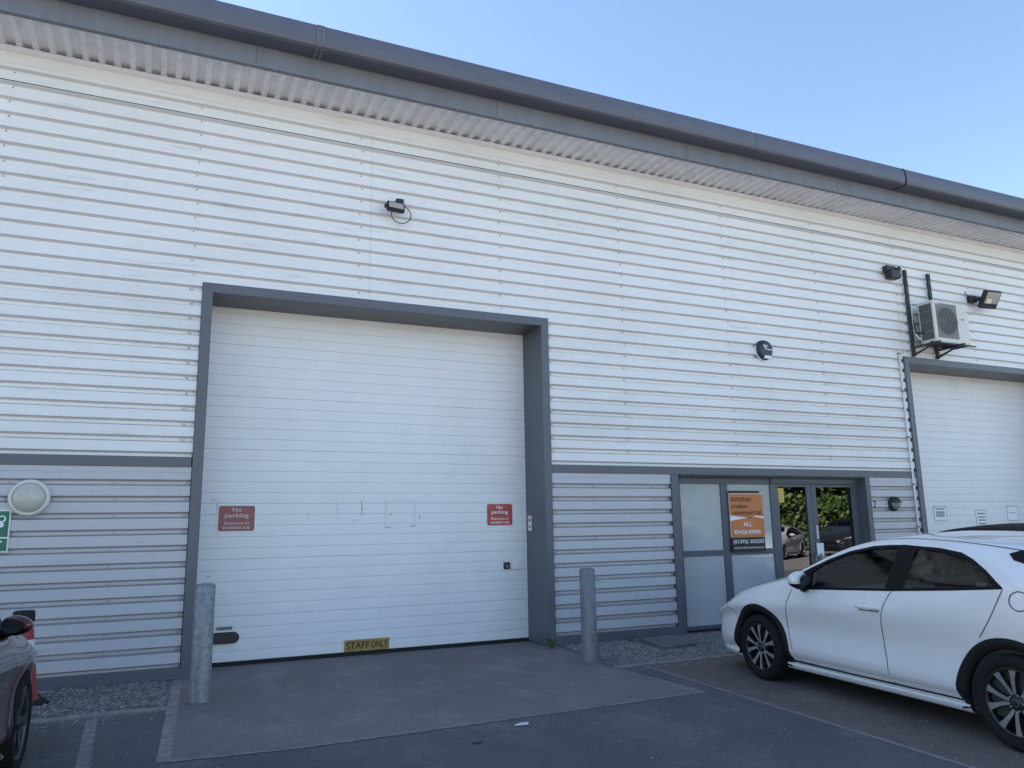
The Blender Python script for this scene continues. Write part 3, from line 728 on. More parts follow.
mb = MB(); loft_y(mb, [(-.0, [(p[0], p[1]-.012) for p in shield(1.05)]), (-.027, [(p[0], p[1]-.012) for p in shield(1.05)])], M['white']); mb.prism([(-.055,-.142),(.075,-.142),(.085,-.098),(-.045,-.098)], 'y', -.094, -.07, M['white']); mb.build('backplate', t)
mb = MB(); 
for poly in ([(-.07,.075),(-.05,.075),(-.02,-.005),(-.032,-.005)], [(-.032,-.005),(-.012,-.005),(.012,.07),(-.002,.07)], [(-.03,.07),(-.018,.07),(0,.0),(-.012,.0)], [(.0,-.008),(.09,-.008),(.09,.004),(.01,.004)], [(.095,-.006),(.12,-.006),(.12,.012),(.1,.012)]):
    mb.prism(poly, 'y', -.099, -.0955, M['letters_white'])
mb.build('emblem', t)

t = empty('wall_sensor', (11.25, .012, 5.82)); tag(t, 'boxy black camera housing with side hood on the wall left of the air conditioner', 'camera')
mb = MB(); mb.bbox(-.15, .08, -.10, 0, -.0, .115, M['black'], .012); mb.bbox(-.12, .11, -.16, -.02, -.125, .03, M['black'], .012); mb.build('housing', t)
mb = MB(); mb.cyl((.06, -.1, .03), (.125, -.13, .07), .036, .046, M['black'], 16); mb.build('hood', t)

# small eyelid lamp beside the entrance
t = empty('eyelid_lamp', (10.745, .012, 1.775)); tag(t, 'round black eyelid wall lamp with grey lower lens between entrance and pipe', 'lamp')
mb = MB(); mb.lathe([(.112, 0), (.116, .03), (.10, .055), (.09, .058)], M['black'], 32, mx); mb.build('body', t)
mb = MB(); mb.lathe([(.095, .05), (.085, .075), (.06, .095), (.03, .105), (.001, .108)], M['lens_grey'], 32, mx); mb.build('lens', t)
mb = MB(); v = []; 
for j in range(7):
    ph = R(90*j/6)
    for i in range(17):
        th = R(180*i/16+(-6+12*i/16)*0); v.append((.118*math.cos(th)*math.cos(ph*.98), -.03-.105*math.sin(ph), .012+.11*math.sin(th)*math.cos(ph*.98)))
mb.add(v, [(j*17+i, j*17+i+1, (j+1)*17+i+1, (j+1)*17+i) for j in range(6) for i in range(16)], M['black'], True); mb.build('eyelid', t, recalc=False)

# right floodlight
t = empty('security_floodlight', (13.36, .0, 5.56)); tag(t, 'black security floodlight tilted up beside the air conditioner, pale glass showing', 'lamp')
mb = MB(); mb.bbox(-.10, .06, -.09, .012, -.07, .06, M['black'], .012); mb.build('wall_mount', t)
# head: a shallow tray looking right-down
ex = Vector((.80, -.45, .62)).normalized()        # long axis of the glass (up to the right)
ey = Vector((.62, -.70, -.35)); ey = (ey - ex*ey.dot(ex)).normalized()
nrm = ex.cross(ey).normalized()
if nrm.y > 0: nrm = -nrm
# axes: a along wall-right, b along tilt, c facing
a_ = Vector((.95, -.10, .02)).normalized(); b_ = Vector((.50, -.50, .70)); b_ = (b_ - a_*b_.dot(a_)).normalized(); c_ = a_.cross(b_)
if c_.y > 0: c_ = -c_
hm = Matrix((( a_.x, -c_.x, b_.x, .19), (a_.y, -c_.y, b_.y, -.24), (a_.z, -c_.z, b_.z, -.04), (0,0,0,1)))
mb = MB(); mb.bbox(-.19, .19, -.04, .05, -.17, .17, M['black'], .015, 2, hm); mb.tube([(-.02, -.06, 0), (.16, -.16, -.01)], .04, M['black']); mb.build('lamp_head', t)
mb = MB(); mb.bbox(-.16, .16, -.046, -.0405, -.07, .15, M['lens_pale'], .003, 1, hm); mb.build('glass', t)
mb = MB(); mb.bbox(-.12, .0, -.050, -.0465, -.06, .02, M['reflector'], .001, 1, hm); mb.build('lamp_tube', t)
mb = MB(); mb.tube([(-.02, .02, .06), (-.10, .0, .10), (-.12, .005, .16)], .007, M['galv_dk']); mb.build('cable', t)

# conduit pipe
mb = MB(); mb.tube([(11.262, -.012, .0), (11.262, -.012, 4.42)], .019, M['white'], 12)
o = mb.build('conduit_pipe'); tag(o, 'thin white vertical pipe clipped to the wall beside the right loading door', 'pipe')
for z in (.5, 1.4, 2.1, 2.9, 3.7, 4.36):
    q = MB(); q.bbox(11.235, 11.289, -.036, .012, z-.013, z+.013, M['ac_fin'], .004, 1); q.build('pipe_clip', o)

# air conditioner and its bracket
br = empty('wall_bracket', (11.9, 0, 4.5)); tag(br, 'dark steel wall bracket with two tall rails carrying the air conditioner', 'bracket')
for rx in (11.611, 12.216):
    q = MB(); ox = rx-11.9
    q.box(ox-.028, ox+.028, -.050, -.006, -.17, 1.42, M['rail'])
    for k in range(8): q.box(ox-.010, ox+.010, -.053, -.0505, -.1+k*.2, -.02+k*.2, M['black_matt'])
    q.build('rail', br, bevel=.003)
    q = MB(); q.box(ox-.022, ox+.022, -.56, -.051, -.03, .005, M['rail']); q.prism([(-.052, -.16), (-.052, -.12), (-.38, -.031), (-.44, -.031)], 'x', ox-.012, ox+.012, M['rail']); q.build('bracket_arm', br)
q = MB(); q.box(-.34, .80, -.435, -.40, -.0, .018, M['rail']); q.build('cross_bar', br)
ac = empty('air_conditioner', (12.155, -.12, 4.525)); tag(ac, 'cream outdoor air conditioner unit with round fan grille standing on the wall bracket', 'air conditioner')
mb = MB(); mb.bbox(-.445, .445, -.30, 0, .0, .75, M['ac'], .018, 3); mb.box(-.40, .40, -.26, -.02, -.02, .0, M['ac_dark']); mb.build('casing', ac)
fc = (-.12, .39)
mb = MB()
mb.box(fc[0]-.26, fc[0]+.26, -.307, -.3005, fc[1]-.31, fc[1]+.31, M['ac_grill']); mb.build('grille_panel', ac)
mb = MB(); ry = Matrix.Translation((fc[0], -.3075, fc[1])) @ mx
mb.lathe([(.001, .0005), (.235, .0005)], M['ac_dark'], 40, ry); mb.build('fan_opening', ac)
mb = MB()
for r in (.05, .085, .12, .155, .19, .225): mb.lathe([(r-.004, .003), (r, .008), (r+.004, .003)], M['ac_grill'], 40, ry)
for k in range(13):
    xx = -.216+k*.036; hh = math.sqrt(max(.001, .235**2-xx*xx)); mb.box(fc[0]+xx-.004, fc[0]+xx+.004, -.322, -.314, fc[1]-hh, fc[1]+hh, M['ac_bar'])
mb.lathe([(.235, .0), (.25, .014), (.262, .0)], M['ac_grill'], 40, ry); mb.build('fan_guard', ac)
mb = MB()
for k in range(5):
    a = 2*math.pi*k/5; P = []
    for r, da in ((.04, -.3), (.2, -.25), (.21, .35), (.04, .3)): P.append((fc[0]+r*math.cos(a+da), fc[1]+r*math.sin(a+da)))
    mb.prism(P, 'y', -.3105, -.309, M['ac_blade'])
mb.build('fan', ac)
mb = MB(); mb.box(-.4475, -.4455, -.27, -.03, .06, .70, M['ac_fin'])
for k in range(16): mb.box(-.4495, -.4476, -.265+k*.0148, -.258+k*.0148, .07, .69, M['ac_dark'])
for z in (.2, .38, .56): mb.box(-.451, -.4496, -.27, -.03, z, z+.01, M['ac_fin'])
mb.build('coil_guard', ac)
mb = MB(); mb.box(-.385, -.30, -.309, -.3075, .675, .71, M['white']); mb.box(-.375, -.31, -.3095, -.3091, .685, .70, M['letters_black']); mb.box(.21, .36, -.3025, -.3005, .555, .575, M['scuff_lt']); mb.bbox(.255, .315, -.306, -.3005, .44, .46, M['black'], .002, 1); mb.build('badge', ac)
mb = MB(); mb.tube([(-.34, -.02, .1), (-.47, .02, .12), (-.50, .085, .3), (-.50, .085, .75), (-.47, .10, .85)], .016, M['white']); mb.tube([(-.47, -.1, .2), (-.49, .05, .22), (-.49, .08, .55)], .012, M['black']); mb.build('pipework', ac)
# second bracket rail at right edge
mb = MB(); mb.box(-.03, .03, -.045, 0, -1.6, 0, M['rail']); mb.box(.55, .61, -.045, 0, -1.6, 0, M['rail']); mb.box(-.05, .63, -.055, -.046, -1.2, -1.15, M['rail'])
o = mb.build('wall_rail', bevel=.003); o.location = (15.12, -.004, 5.83); tag(o, 'dark upright wall rails at the right edge of the photo beyond the floodlight', 'bracket')
# ------------------------------------------------------------------ traffic cone
t = empty('traffic_cone', (-1.375, -.58, 0), R(20)); t.scale = (.84, .84, .84); tag(t, 'red and white traffic cone with black top standing behind the dark maroon car', 'cone')
mb = MB(); mb.bbox(-.26, .26, -.26, .26, 0, .045, M['black_matt'], .02); mb.build('base', t)
def cr(z): return .205 - (.205-.085)*(z/.92)
mb = MB(); mb.lathe([(cr(.045)+.02, .045), (cr(.06), .06), (cr(.86), .86)], M['cone_red'], 32); mb.build('body', t)
mb = MB(); mb.lathe([(cr(.42)+.002, .42), (cr(.43)+.005, .43), (cr(.66)+.005, .66), (cr(.67)+.002, .67)], M['cone_white'], 32); mb.build('reflective_sleeve', t)
mb = MB(); mb.lathe([(cr(.855)+.004, .85), (.108, .86), (.106, .965), (.09, .975), (.001, .975)], M['black_matt'], 24); mb.build('cap', t)

# ------------------------------------------------------------------ cars
def car_paint(name, col, flake=0.0, rough=.3):
    return mat(name, col, rough, metal=flake, var=.03, scale=3, coat=1.0, rvar=.03, spec=.2)
M['paint_white'] = car_paint('white_car_paint', (.74, .74, .74))
M['paint_maroon'] = car_paint('maroon_car_paint', (.060, .010, .016), .1, .35)
M['paint_red'] = car_paint('red_car_paint', (.42, .035, .02))
M['paint_silver'] = car_paint('silver_car_paint', (.48, .49, .50), .15, .4)
M['paint_dark'] = car_paint('dark_car_paint', (.02, .022, .026), .2, .3)
M['roof_black'] = plain('matt_black_roof', (.012, .012, .014), .7, spec=.2)
M['gap_and_shade'] = plain('panel_gap_and_shade', (.012, .012, .013), .8, spec=.2)
M['trim'] = plain('gloss_black_trim', (.007, .007, .009), .5, spec=.12)
M['arch'] = plain('arch_plastic', (.010, .0105, .012), .7, spec=.25)
M['tyre'] = mat('tyre_rubber', (.013, .013, .014), .85, var=.25, scale=30, spec=.2)
M['alloy'] = plain('machined_alloy', (.50, .49, .47), .32, metal=.75)
M['alloy_dark'] = plain('dark_alloy', (.025, .026, .028), .4, metal=.4)
M['alloy_grey'] = plain('grey_alloy', (.10, .10, .11), .4, metal=.6)
M['alloy_silver'] = plain('silver_alloy', (.42, .43, .45), .3, metal=.8)
M['seat'] = mat('seat_cloth', (.06, .06, .063), .9)
M['lamp_red'] = plain('tail_lamp', (.10, .006, .008), .15, coat=1)
M['lamp_clear'] = plain('headlamp', (.35, .36, .38), .1, coat=1)
M['mirror'] = plain('mirror_glass', (.35, .36, .38), .03, metal=1.0)

ST = [  # Y, half width, upper points belt -> roof centre
 (2.27,.56,[(.43,.48),(.37,.525),(.30,.56),(.24,.58),(.12,.585),(0,.59)]),
 (2.19,.69,[(.55,.56),(.48,.61),(.40,.638),(.32,.655),(.16,.66),(0,.665)]),
 (2.00,.80,[(.675,.66),(.60,.705),(.51,.73),(.4,.745),(.2,.755),(0,.76)]),
 (1.70,.865,[(.79,.765),(.72,.805),(.62,.825),(.48,.84),(.24,.85),(0,.855)]),
 (1.30,.885,[(.835,.83),(.77,.89),(.68,.925),(.52,.94),(.26,.95),(0,.955)]),
 (0.95,.884,[(.84,.865),(.79,.945),(.72,1.0),(.56,1.02),(.28,1.035),(0,1.04)]),
 (0.70,.883,[(.846,.897),(.81,.992),(.77,1.072),(.66,1.095),(.35,1.112),(0,1.117)]),
 (0.41,.883,[(.849,.912),(.795,1.05),(.735,1.188),(.64,1.222),(.34,1.242),(0,1.252)]),
 (0.15,.884,[(.849,.925),(.785,1.10),(.708,1.268),(.61,1.306),(.32,1.328),(0,1.338)]),
 (-.09,.885,[(.849,.937),(.78,1.125),(.688,1.311),(.60,1.349),(.32,1.374),(0,1.384)]),
 (-.40,.886,[(.849,.955),(.775,1.14),(.672,1.326),(.60,1.364),(.32,1.397),(0,1.410)]),
 (-.72,.887,[(.851,.983),(.775,1.145),(.672,1.306),(.60,1.353),(.32,1.393),(0,1.408)]),
 (-.98,.888,[(.856,1.003),(.79,1.13),(.682,1.262),(.59,1.334),(.32,1.379),(0,1.394)]),
 (-1.31,.887,[(.864,1.033),(.80,1.12),(.700,1.21),(.57,1.296),(.31,1.345),(0,1.36)]),
 (-1.75,.865,[(.81,1.03),(.74,1.10),(.64,1.17),(.5,1.235),(.28,1.27),(0,1.28)]),
 (-1.98,.81,[(.73,.95),(.65,1.0),(.55,1.05),(.42,1.10),(.25,1.13),(0,1.14)]),
 (-2.12,.75,[(.67,.80),(.58,.83),(.5,.86),(.4,.88),(.2,.9),(0,.91)])]
NU = 6
def rows(hw, U):
    zb = U[0][1]; yb = U[0][0]; k = min(1, hw/.85)
    z5 = min(.56, .80*zb); z4 = min(.335, .62*zb)
    tk = .045+.045*max(0, min(1, (hw-.80)/.08))
    L = [(hw-.26, .165), (hw-.075, .165), (hw-.045, .215), (hw-tk, .232), (hw-.014, z4), (hw-.034, z5), (hw, z5+(zb-z5)*.55)]
    return L + U
def pchip(xs, ys):
    n = len(xs); h = [xs[i+1]-xs[i] for i in range(n-1)]; d = [(ys[i+1]-ys[i])/h[i] for i in range(n-1)]
    m = [0]*n; m[0] = d[0]; m[-1] = d[-1]
    for i in range(1, n-1):
        if d[i-1]*d[i] <= 0: m[i] = 0
        else:
            w1 = 2*h[i]+h[i-1]; w2 = h[i]+2*h[i-1]; m[i] = (w1+w2)/(w1/d[i-1]+w2/d[i])
    def f(x):
        x = min(max(x, xs[0]), xs[-1]); i = 0
        while i < n-2 and x > xs[i+1]: i += 1
        t = (x-xs[i])/h[i]; t2 = t*t; t3 = t2*t
        return (2*t3-3*t2+1)*ys[i]+(t3-2*t2+t)*h[i]*m[i]+(-2*t3+3*t2)*ys[i+1]+(t3-t2)*h[i]*m[i+1]
    return f
NR = 7+NU
SRT = sorted(ST, key=lambda s: s[0]); YS = [s[0] for s in SRT]; RW = [rows(s[1], s[2]) for s in SRT]
FY = [pchip(YS, [r[k][0] for r in RW]) for k in range(NR)]; FZ = [pchip(YS, [r[k][1] for r in RW]) for k in range(NR)]
TT = list(range(NR)); SUB = 4
def section(Y):
    a = [f(Y) for f in FY]; b = [f(Y) for f in FZ]
    fa = pchip(TT, a); fb = pchip(TT, b)
    # the lower rows keep their crease; the upper ones are smooth
    out = []
    for k in range(NR-1):
        for i in range(SUB):
            t = k+i/SUB; out.append((fa(t), fb(t)))
    out.append((fa(NR-1), fb(NR-1))); return out
RAIL = (7+2)*SUB
def side(Y, z):
    """half width of the body side at station Y and height z"""
    s = section(Y)[2*SUB:RAIL+SUB*1]
    if z <= s[0][1]: return s[0][0]
    for p, q in zip(s[:-1], s[1:]):
        if p[1] <= z <= q[1] and q[1] > p[1]:
            return p[0]+(q[0]-p[0])*(z-p[1])/(q[1]-p[1])
    return s[-1][0]
def inside(P, y, z):
    c = False; n = len(P)
    for i in range(n):
        a = P[i]; b = P[(i+1) % n]
        if (a[1] > z) != (b[1] > z) and y < (b[0]-a[0])*(z-a[1])/(b[1]-a[1])+a[0]: c = not c
    return c

DLO = [(.735,.893),(.128,.926),(-.349,.953),(-.893,.995),(-1.318,1.034),(-1.295,1.056),(-1.141,1.148),(-1.002,1.220),(-.895,1.262),(-.713,1.291),(-.394,1.310),(-.234,1.306),(-.092,1.296),(.151,1.250),(.406,1.168),(.68,1.055),(.735,1.01)]
FG = [(.545,.928),(.128,.947),(-.300,.969),(-.342,1.283),(-.234,1.281),(-.092,1.270),(.173,1.222),(.43,1.130),(.575,1.05)]
RG = [(-.465,.983),(-.893,1.018),(-1.235,1.049),(-1.18,1.092),(-1.05,1.172),(-.92,1.225),(-.745,1.262),(-.517,1.279)]
LEAD = [(.792,.895),(.828,.805),(.862,.70),(.879,.624),(.879,.54),(.862,.45),(.825,.355),(.785,.285),(.765,.240)]
BP = [(-.276,.240),(-.276,.32),(-.270,.42),(-.254,.475),(-.246,.533),(-.245,.61),(-.252,.686),(-.272,.765),(-.299,.846),(-.328,.905),(-.368,.957)]
CP = [(-.885,.240),(-.895,.35),(-.92,.45),(-.965,.56),(-1.02,.62),(-1.108,.70),(-1.165,.77),(-1.218,.845),(-1.27,.94),(-1.313,1.032)]
DOORF = LEAD + BP + [(.128,.925)]
DOORR = BP[::-1] + CP + [(-.893,.994)]
WC = .285; WR = .368
def circ(cy, cz, r, n=28): return [(cy+r*math.cos(2*math.pi*i/n), cz+r*math.sin(2*math.pi*i/n)) for i in range(n)]

def build_car_meshes():
    bm = bmesh.new(); rl = bm.faces.layers.int.new('row'); tg = bm.faces.layers.int.new('tag')
    ys = []
    y = 2.27
    while y > -2.12: ys.append(y); y -= .043 if -1.9 < y < 2.0 else .025
    ys.append(-2.12)
    grid = [[bm.verts.new((-p[0], Y, p[1])) for p in section(Y)] for Y in ys]
    n = len(grid[0])
    for i in range(len(ys)-1):
        for j in range(n-1):
            f = bm.faces.new((grid[i][j], grid[i][j+1], grid[i+1][j+1], grid[i+1][j])); f[rl] = j; f.smooth = True
    def cut(P, maxrow, minrow, code, top=False, only=None):
        ax = 0 if top else 2
        N = len(P)
        def uv(co): return (co.y, co.z) if not top else (co.x, co.y)
        for i in range(N):
            a = Vector(P[i]); b = Vector(P[(i+1) % N]); 
            if (b-a).length < 1e-6: continue
            lo = (min(a.x,b.x)-.004, min(a.y,b.y)-.004); hi = (max(a.x,b.x)+.004, max(a.y,b.y)+.004)
            fs = []
            for f in bm.faces:
                if not (minrow <= f[rl] <= maxrow): continue
                q = [uv(v.co) for v in f.verts]
                if max(p[0] for p in q) < lo[0] or min(p[0] for p in q) > hi[0] or max(p[1] for p in q) < lo[1] or min(p[1] for p in q) > hi[1]: continue
                fs.append(f)
            if not fs: continue
            d = (b-a).normalized(); nn = (-d.y, d.x)
            no = Vector((0, nn[0], nn[1])) if not top else Vector((nn[0], nn[1], 0))
            co = Vector((0, a.x, a.y)) if not top else Vector((a.x, a.y, 0))
            ge = set(fs)
            for f in fs: ge.update(f.edges); ge.update(f.verts)
            bmesh.ops.bisect_plane(bm, geom=list(ge), dist=1e-5, plane_co=co, plane_no=no)
        for f in bm.faces:
            if not (minrow <= f[rl] <= maxrow): continue
            if only is not None and f[tg] != only: continue
            c = f.calc_center_median(); u = uv(c)
            if inside(P, u[0], u[1]): f[tg] = code
    R0 = RAIL+SUB-1
    cut(DLO, R0, 5*SUB, 1); cut(FG, R0, 5*SUB, 2, only=1); cut(RG, R0, 5*SUB, 3, only=1)
    cut(DOORF, 8*SUB, SUB, 5, only=0); cut(DOORR, 8*SUB, SUB, 6, only=0)
    for c in (1.30, -1.30): cut(circ(c, WC, WR), 9*SUB, 0, 7)
    cut([(.02,.84),(-.56,.70),(-.70,.60),(-.58,.10),(-.3,.03),(.02,.01)], 200, RAIL, 8, top=True, only=0)
    cut([(.02,-1.62),(-.50,-1.60),(-.56,-1.93),(.02,-1.97)], 200, RAIL, 9, top=True, only=0)
    out = {}
    bm.normal_update()
    for code in (0, 1, 2, 3, 5, 6, 8, 9):
        b2 = bm.copy(); l2 = b2.faces.layers.int['tag']
        bmesh.ops.delete(b2, geom=[f for f in b2.faces if f[l2] != code], context='FACES')
        out[code] = b2
    bm.free(); return out
CM = build_car_meshes()
def mesh_from(b, m, off=0.0, mirror=False, both=False, name='panel'):
    b = b.copy()
    bmesh.ops.recalc_face_normals(b, faces=b.faces[:])
    # outward = away from the axis
    s = sum((f.normal.x*-1 + f.normal.z*.2)*f.calc_area() for f in b.faces)
    if s < 0: bmesh.ops.reverse_faces(b, faces=b.faces[:])
    b.normal_update()
    if off:
        for v in b.verts: v.co += v.normal*off
    if mirror or both:
        b2 = b.copy(); bmesh.ops.transform(b2, matrix=Matrix.Diagonal((-1,1,1,1)), verts=b2.verts[:]); bmesh.ops.reverse_faces(b2, faces=b2.faces[:])
        if mirror: b.free(); b = b2
        else:
            me2 = bpy.data.meshes.new('tmp'); b2.to_mesh(me2); b2.free(); b.from_mesh(me2); bpy.data.meshes.remove(me2)
            bmesh.ops.remove_doubles(b, verts=[v for v in b.verts if abs(v.co.x) < 1e-4], dist=2e-4)
    for f in b.faces: f.smooth = True
    me = bpy.data.meshes.new(name); b.to_mesh(me); b.free(); me.materials.append(m); return me

def gap_line(mb, pts, w=.0055, sx=-1, m=None):
    """thin dark joint lying on the body side"""
    P = []
    for a, b in zip(pts[:-1], pts[1:]):
        a = Vector(a); b = Vector(b); k = max(1, int((b-a).length/.05))
        P += [a+(b-a)*i/k for i in range(k)]
    P.append(Vector(pts[-1])); vs = []
    for i, p in enumerate(P):
        d = (P[min(i+1, len(P)-1)]-P[max(i-1, 0)]).normalized(); n = Vector((-d.y, d.x))*w/2
        for q in (p+n, p-n): vs.append((sx*(side(q.x, q.y)+.004), q.x, q.y))
    mb.add(vs, [(2*i, 2*i+1, 2*i+3, 2*i+2) for i in range(len(P)-1)], m or M['gap_and_shade'], True)

def make_wheel(root, x, y, style, sx):
    """sx=-1 left side (outer face towards -x)"""
    w = empty('wheel', (x, y, .307)); w.parent = root; w.scale = (.975, .975, .975)
    mxw = Matrix.Rotation(R(-90), 4, 'Y') if sx < 0 else Matrix.Rotation(R(90), 4, 'Y')
    mb = MB()
    mb.lathe([(.225,-.02),(.228,.0),(.25,.012),(.285,.014),(.303,.004),(.3145,-.02),(.315,-.10),(.3145,-.17),(.303,-.195),(.26,-.20),(.22,-.19)], M['tyre'], 48, mxw)
    for k in range(60):
        a = 2*math.pi*k/60
        for h0, h1 in ((-.03,-.085),(-.105,-.165)):
            p = [Vector(((.3146)*math.cos(a+da), .3146*math.sin(a+da), h)) for da, h in ((0,h0),(.035,h0),(.06,h1),(.025,h1))]
            mb.add([mxw @ (q*1.0 + Vector((q.x*.004, q.y*.004, 0))) for q in p], [(0,1,2,3)], M['black_matt'])
    mb.build('tyre', w)
    mb = MB(); A = {'ten': M['alloy'], 'five': M['alloy_silver'], 'grey': M['alloy_grey']}[style]; D = M['alloy_dark']
    mb.lathe([(.232,-.19),(.222,-.06),(.222,-.018),(.230,-.004),(.226,.003),(.214,.002),(.208,-.012)], D if style == 'ten' else A, 48, mxw)
    mb.lathe([(.001,-.075),(.208,-.075)], D, 32, mxw)
    mb.lathe([(.001,.004),(.026,.004),(.030,-.004),(.055,-.012),(.06,-.07)], D, 24, mxw)
    mb.lathe([(.0215,.0045),(.024,.0045)], A, 24, mxw)
    n = 5
    for k in range(n):
        base = 2*math.pi*k/n + .3
        for dv in ((-.314, .314) if style == 'ten' else (-.13, .13)):
            a0 = base+dv*.62; a1 = base+dv*.98
            def pt(r, a, o, h): return mxw @ Vector((r*math.cos(a)-o*math.sin(a), r*math.sin(a)+o*math.cos(a), h))
            sg = 1 if dv > 0 else -1
            prof = [(.045, a0, .009, -.014), (.09, a0+.02*sg, .0125, -.010), (.13, (a0+a1)/2, .0135, -.006), (.175, a1-.02*sg, .018, -.004), (.216, a1, .027, -.003)]
            v = []
            for r, a, hw_, h in prof: v += [pt(r, a, -hw_, h), pt(r, a, hw_, h), pt(r, a, hw_*1.15, h-.035), pt(r, a, -hw_*1.15, h-.035)]
            L_ = len(prof)
            mb.add(v, [(4*i, 4*i+1, 4*i+5, 4*i+4) for i in range(L_-1)], A)
            mb.add(v, [(4*i+1, 4*i+2, 4*i+6, 4*i+5) for i in range(L_-1)] + [(4*i+3, 4*i, 4*i+4, 4*i+7) for i in range(L_-1)], D)
        a = base+math.pi/n
        c = mxw @ Vector((.052*math.cos(a), .052*math.sin(a), -.012)); c2 = mxw @ Vector((.052*math.cos(a), .052*math.sin(a), -.002)); mb.cyl(c, c2, .008, .007, A, 8)
    mb.build('rim', w)

def build_car(name, label, paint, roofmat=None, style='ten', arch=True, mir_s=1.0):
    root = empty(name); tag(root, label, 'car')
    def part(n, me, p=root):
        o = bpy.data.objects.new(n, me); COL.objects.link(o); o.parent = p; return o
    body_me = mesh_from(CM[0], paint, both=True, name='body')
    if roofmat:
        body_me.materials.append(roofmat)
        for p in body_me.polygons:
            if p.center.z > 1.24 and p.normal.z > .3: p.material_index = 1
    body = part('body', body_me)
    # body joints, bumper/bonnet lines, floor, nose and tail closing panels
    mb = MB()
    for sx in (-1, 1):
        gap_line(mb, LEAD, sx=sx); gap_line(mb, BP, sx=sx); gap_line(mb, CP[5:], sx=sx)
        gap_line(mb, [(.90,.243),(.2,.238),(-.268,.240),(-.90,.240)], .009, sx)
        gap_line(mb, [(1.62,.50),(1.70,.62),(1.93,.66)], sx=sx)
        fc = [(-1.425+.066*math.cos(a*math.pi/12), .965+.062*math.sin(a*math.pi/12)) for a in range(25)]
        if sx < 0: gap_line(mb, fc, .006, sx)
        # roof channel and bonnet edge
        ch = []
        for i in range(46):
            Y = .28-i*.042; s_ = section(Y); q = s_[RAIL+SUB-1]
            q2 = s_[RAIL+SUB]; ch += [(sx*q[0], Y, q[1]+.003), (sx*(q[0]-.012), Y, q[1]+.003+(q2[1]-q[1])*.2)]
        mb.add(ch, [(2*i, 2*i+1, 2*i+3, 2*i+2) for i in range(45)], M['gap_and_shade'])
        ch = []
        for i in range(26):
            Y = 2.0-i*.046; s_ = section(Y); q = s_[7*SUB+SUB+2]; ch += [(sx*(q[0]+.003), Y, q[1]+.002), (sx*(q[0]-.004), Y, q[1]+.004)]
        mb.add(ch, [(2*i, 2*i+1, 2*i+3, 2*i+2) for i in range(25)], M['gap_and_shade'])
    mb.box(-.60, .60, -2.05, 2.1, .17, .19, M['arch'])
    o = mb.build('joint_lines', root, recalc=False)
    mb = MB()
    for Y, sg in ((2.27, 1), (-2.12, -1)):
        s_ = section(Y); P = [(p[0], Y, p[1]) for p in s_] + [(-p[0], Y, p[1]) for p in reversed(s_[:-1])]
        mb.add(P, [tuple(range(len(P)))], paint)
    mb.box(-.5, .5, 2.2701, 2.285, .22, .34, M['trim']); mb.box(-.42, .42, 2.2701, 2.283, .44, .53, M['trim']); mb.box(-.26, .26, 2.2832, 2.29, .38, .45, M['white']) if False else None
    mb.box(-.45, .45, -2.135, -2.1201, .22, .36, M['arch'])
    mb.build('bumper', root)
    # lamps
    for sx in (-1, 1):
        P = [(2.12,.60),(2.02,.665),(1.80,.715),(1.74,.725),(1.80,.67),(1.98,.60)]
        mb = MB(); c = (sum(p[0] for p in P)/6, sum(p[1] for p in P)/6)
        v = [(sx*(side(*p)+.004), p[0], p[1]) for p in P] + [(sx*(side(*c)+.012), c[0], c[1])]
        mb.add(v, [(i, (i+1) % 6, 6) for i in range(6)], M['lamp_clear'], True); mb.build('headlamp', root)
        P = [(-1.86,1.00),(-1.70,1.03),(-1.80,.92),(-1.98,.80),(-2.08,.76),(-2.06,.86)]
        mb = MB(); c = (sum(p[0] for p in P)/6, sum(p[1] for p in P)/6)
        v = [(sx*(side(*p)+.004), p[0], p[1]) for p in P] + [(sx*(side(*c)+.012), c[0], c[1])]
        mb.add(v, [(i, (i+1) % 6, 6) for i in range(6)], M['lamp_red'], True); mb.build('tail_lamp', root)
    # spoiler across the tailgate with its dark end panels
    mb = MB()
    v = []
    for x in (-.60, -.56, -.3, 0, .3, .56, .60):
        dz = -.05*(abs(x)/.6)**2; v += [(x, -1.42, 1.325+dz), (x, -1.80, 1.265+dz), (x, -1.83, 1.235+dz), (x, -1.55, 1.26+dz)]
    mb.add(v, [(4*i+a, 4*i+(a+1) % 4, 4*i+4+(a+1) % 4, 4*i+4+a) for i in range(6) for a in range(4)] + [(0,1,2,3), (24,25,26,27)], roofmat or paint, True)
    mb.build('spoiler', root)
    for sx in (-1, 1):
        mb = MB(); v = []
        for Y, za, zb in ((-1.235,1.260,1.264),(-1.29,1.220,1.284),(-1.42,1.19,1.284),(-1.62,1.155,1.25)):
            for z in (za, zb): v.append((sx*(side(Y, z)+.006), Y, z))
        mb.add(v, [(2*i, 2*i+1, 2*i+3, 2*i+2) for i in range(3)], M['trim'], True); mb.build('quarter_panel', root, recalc=False)
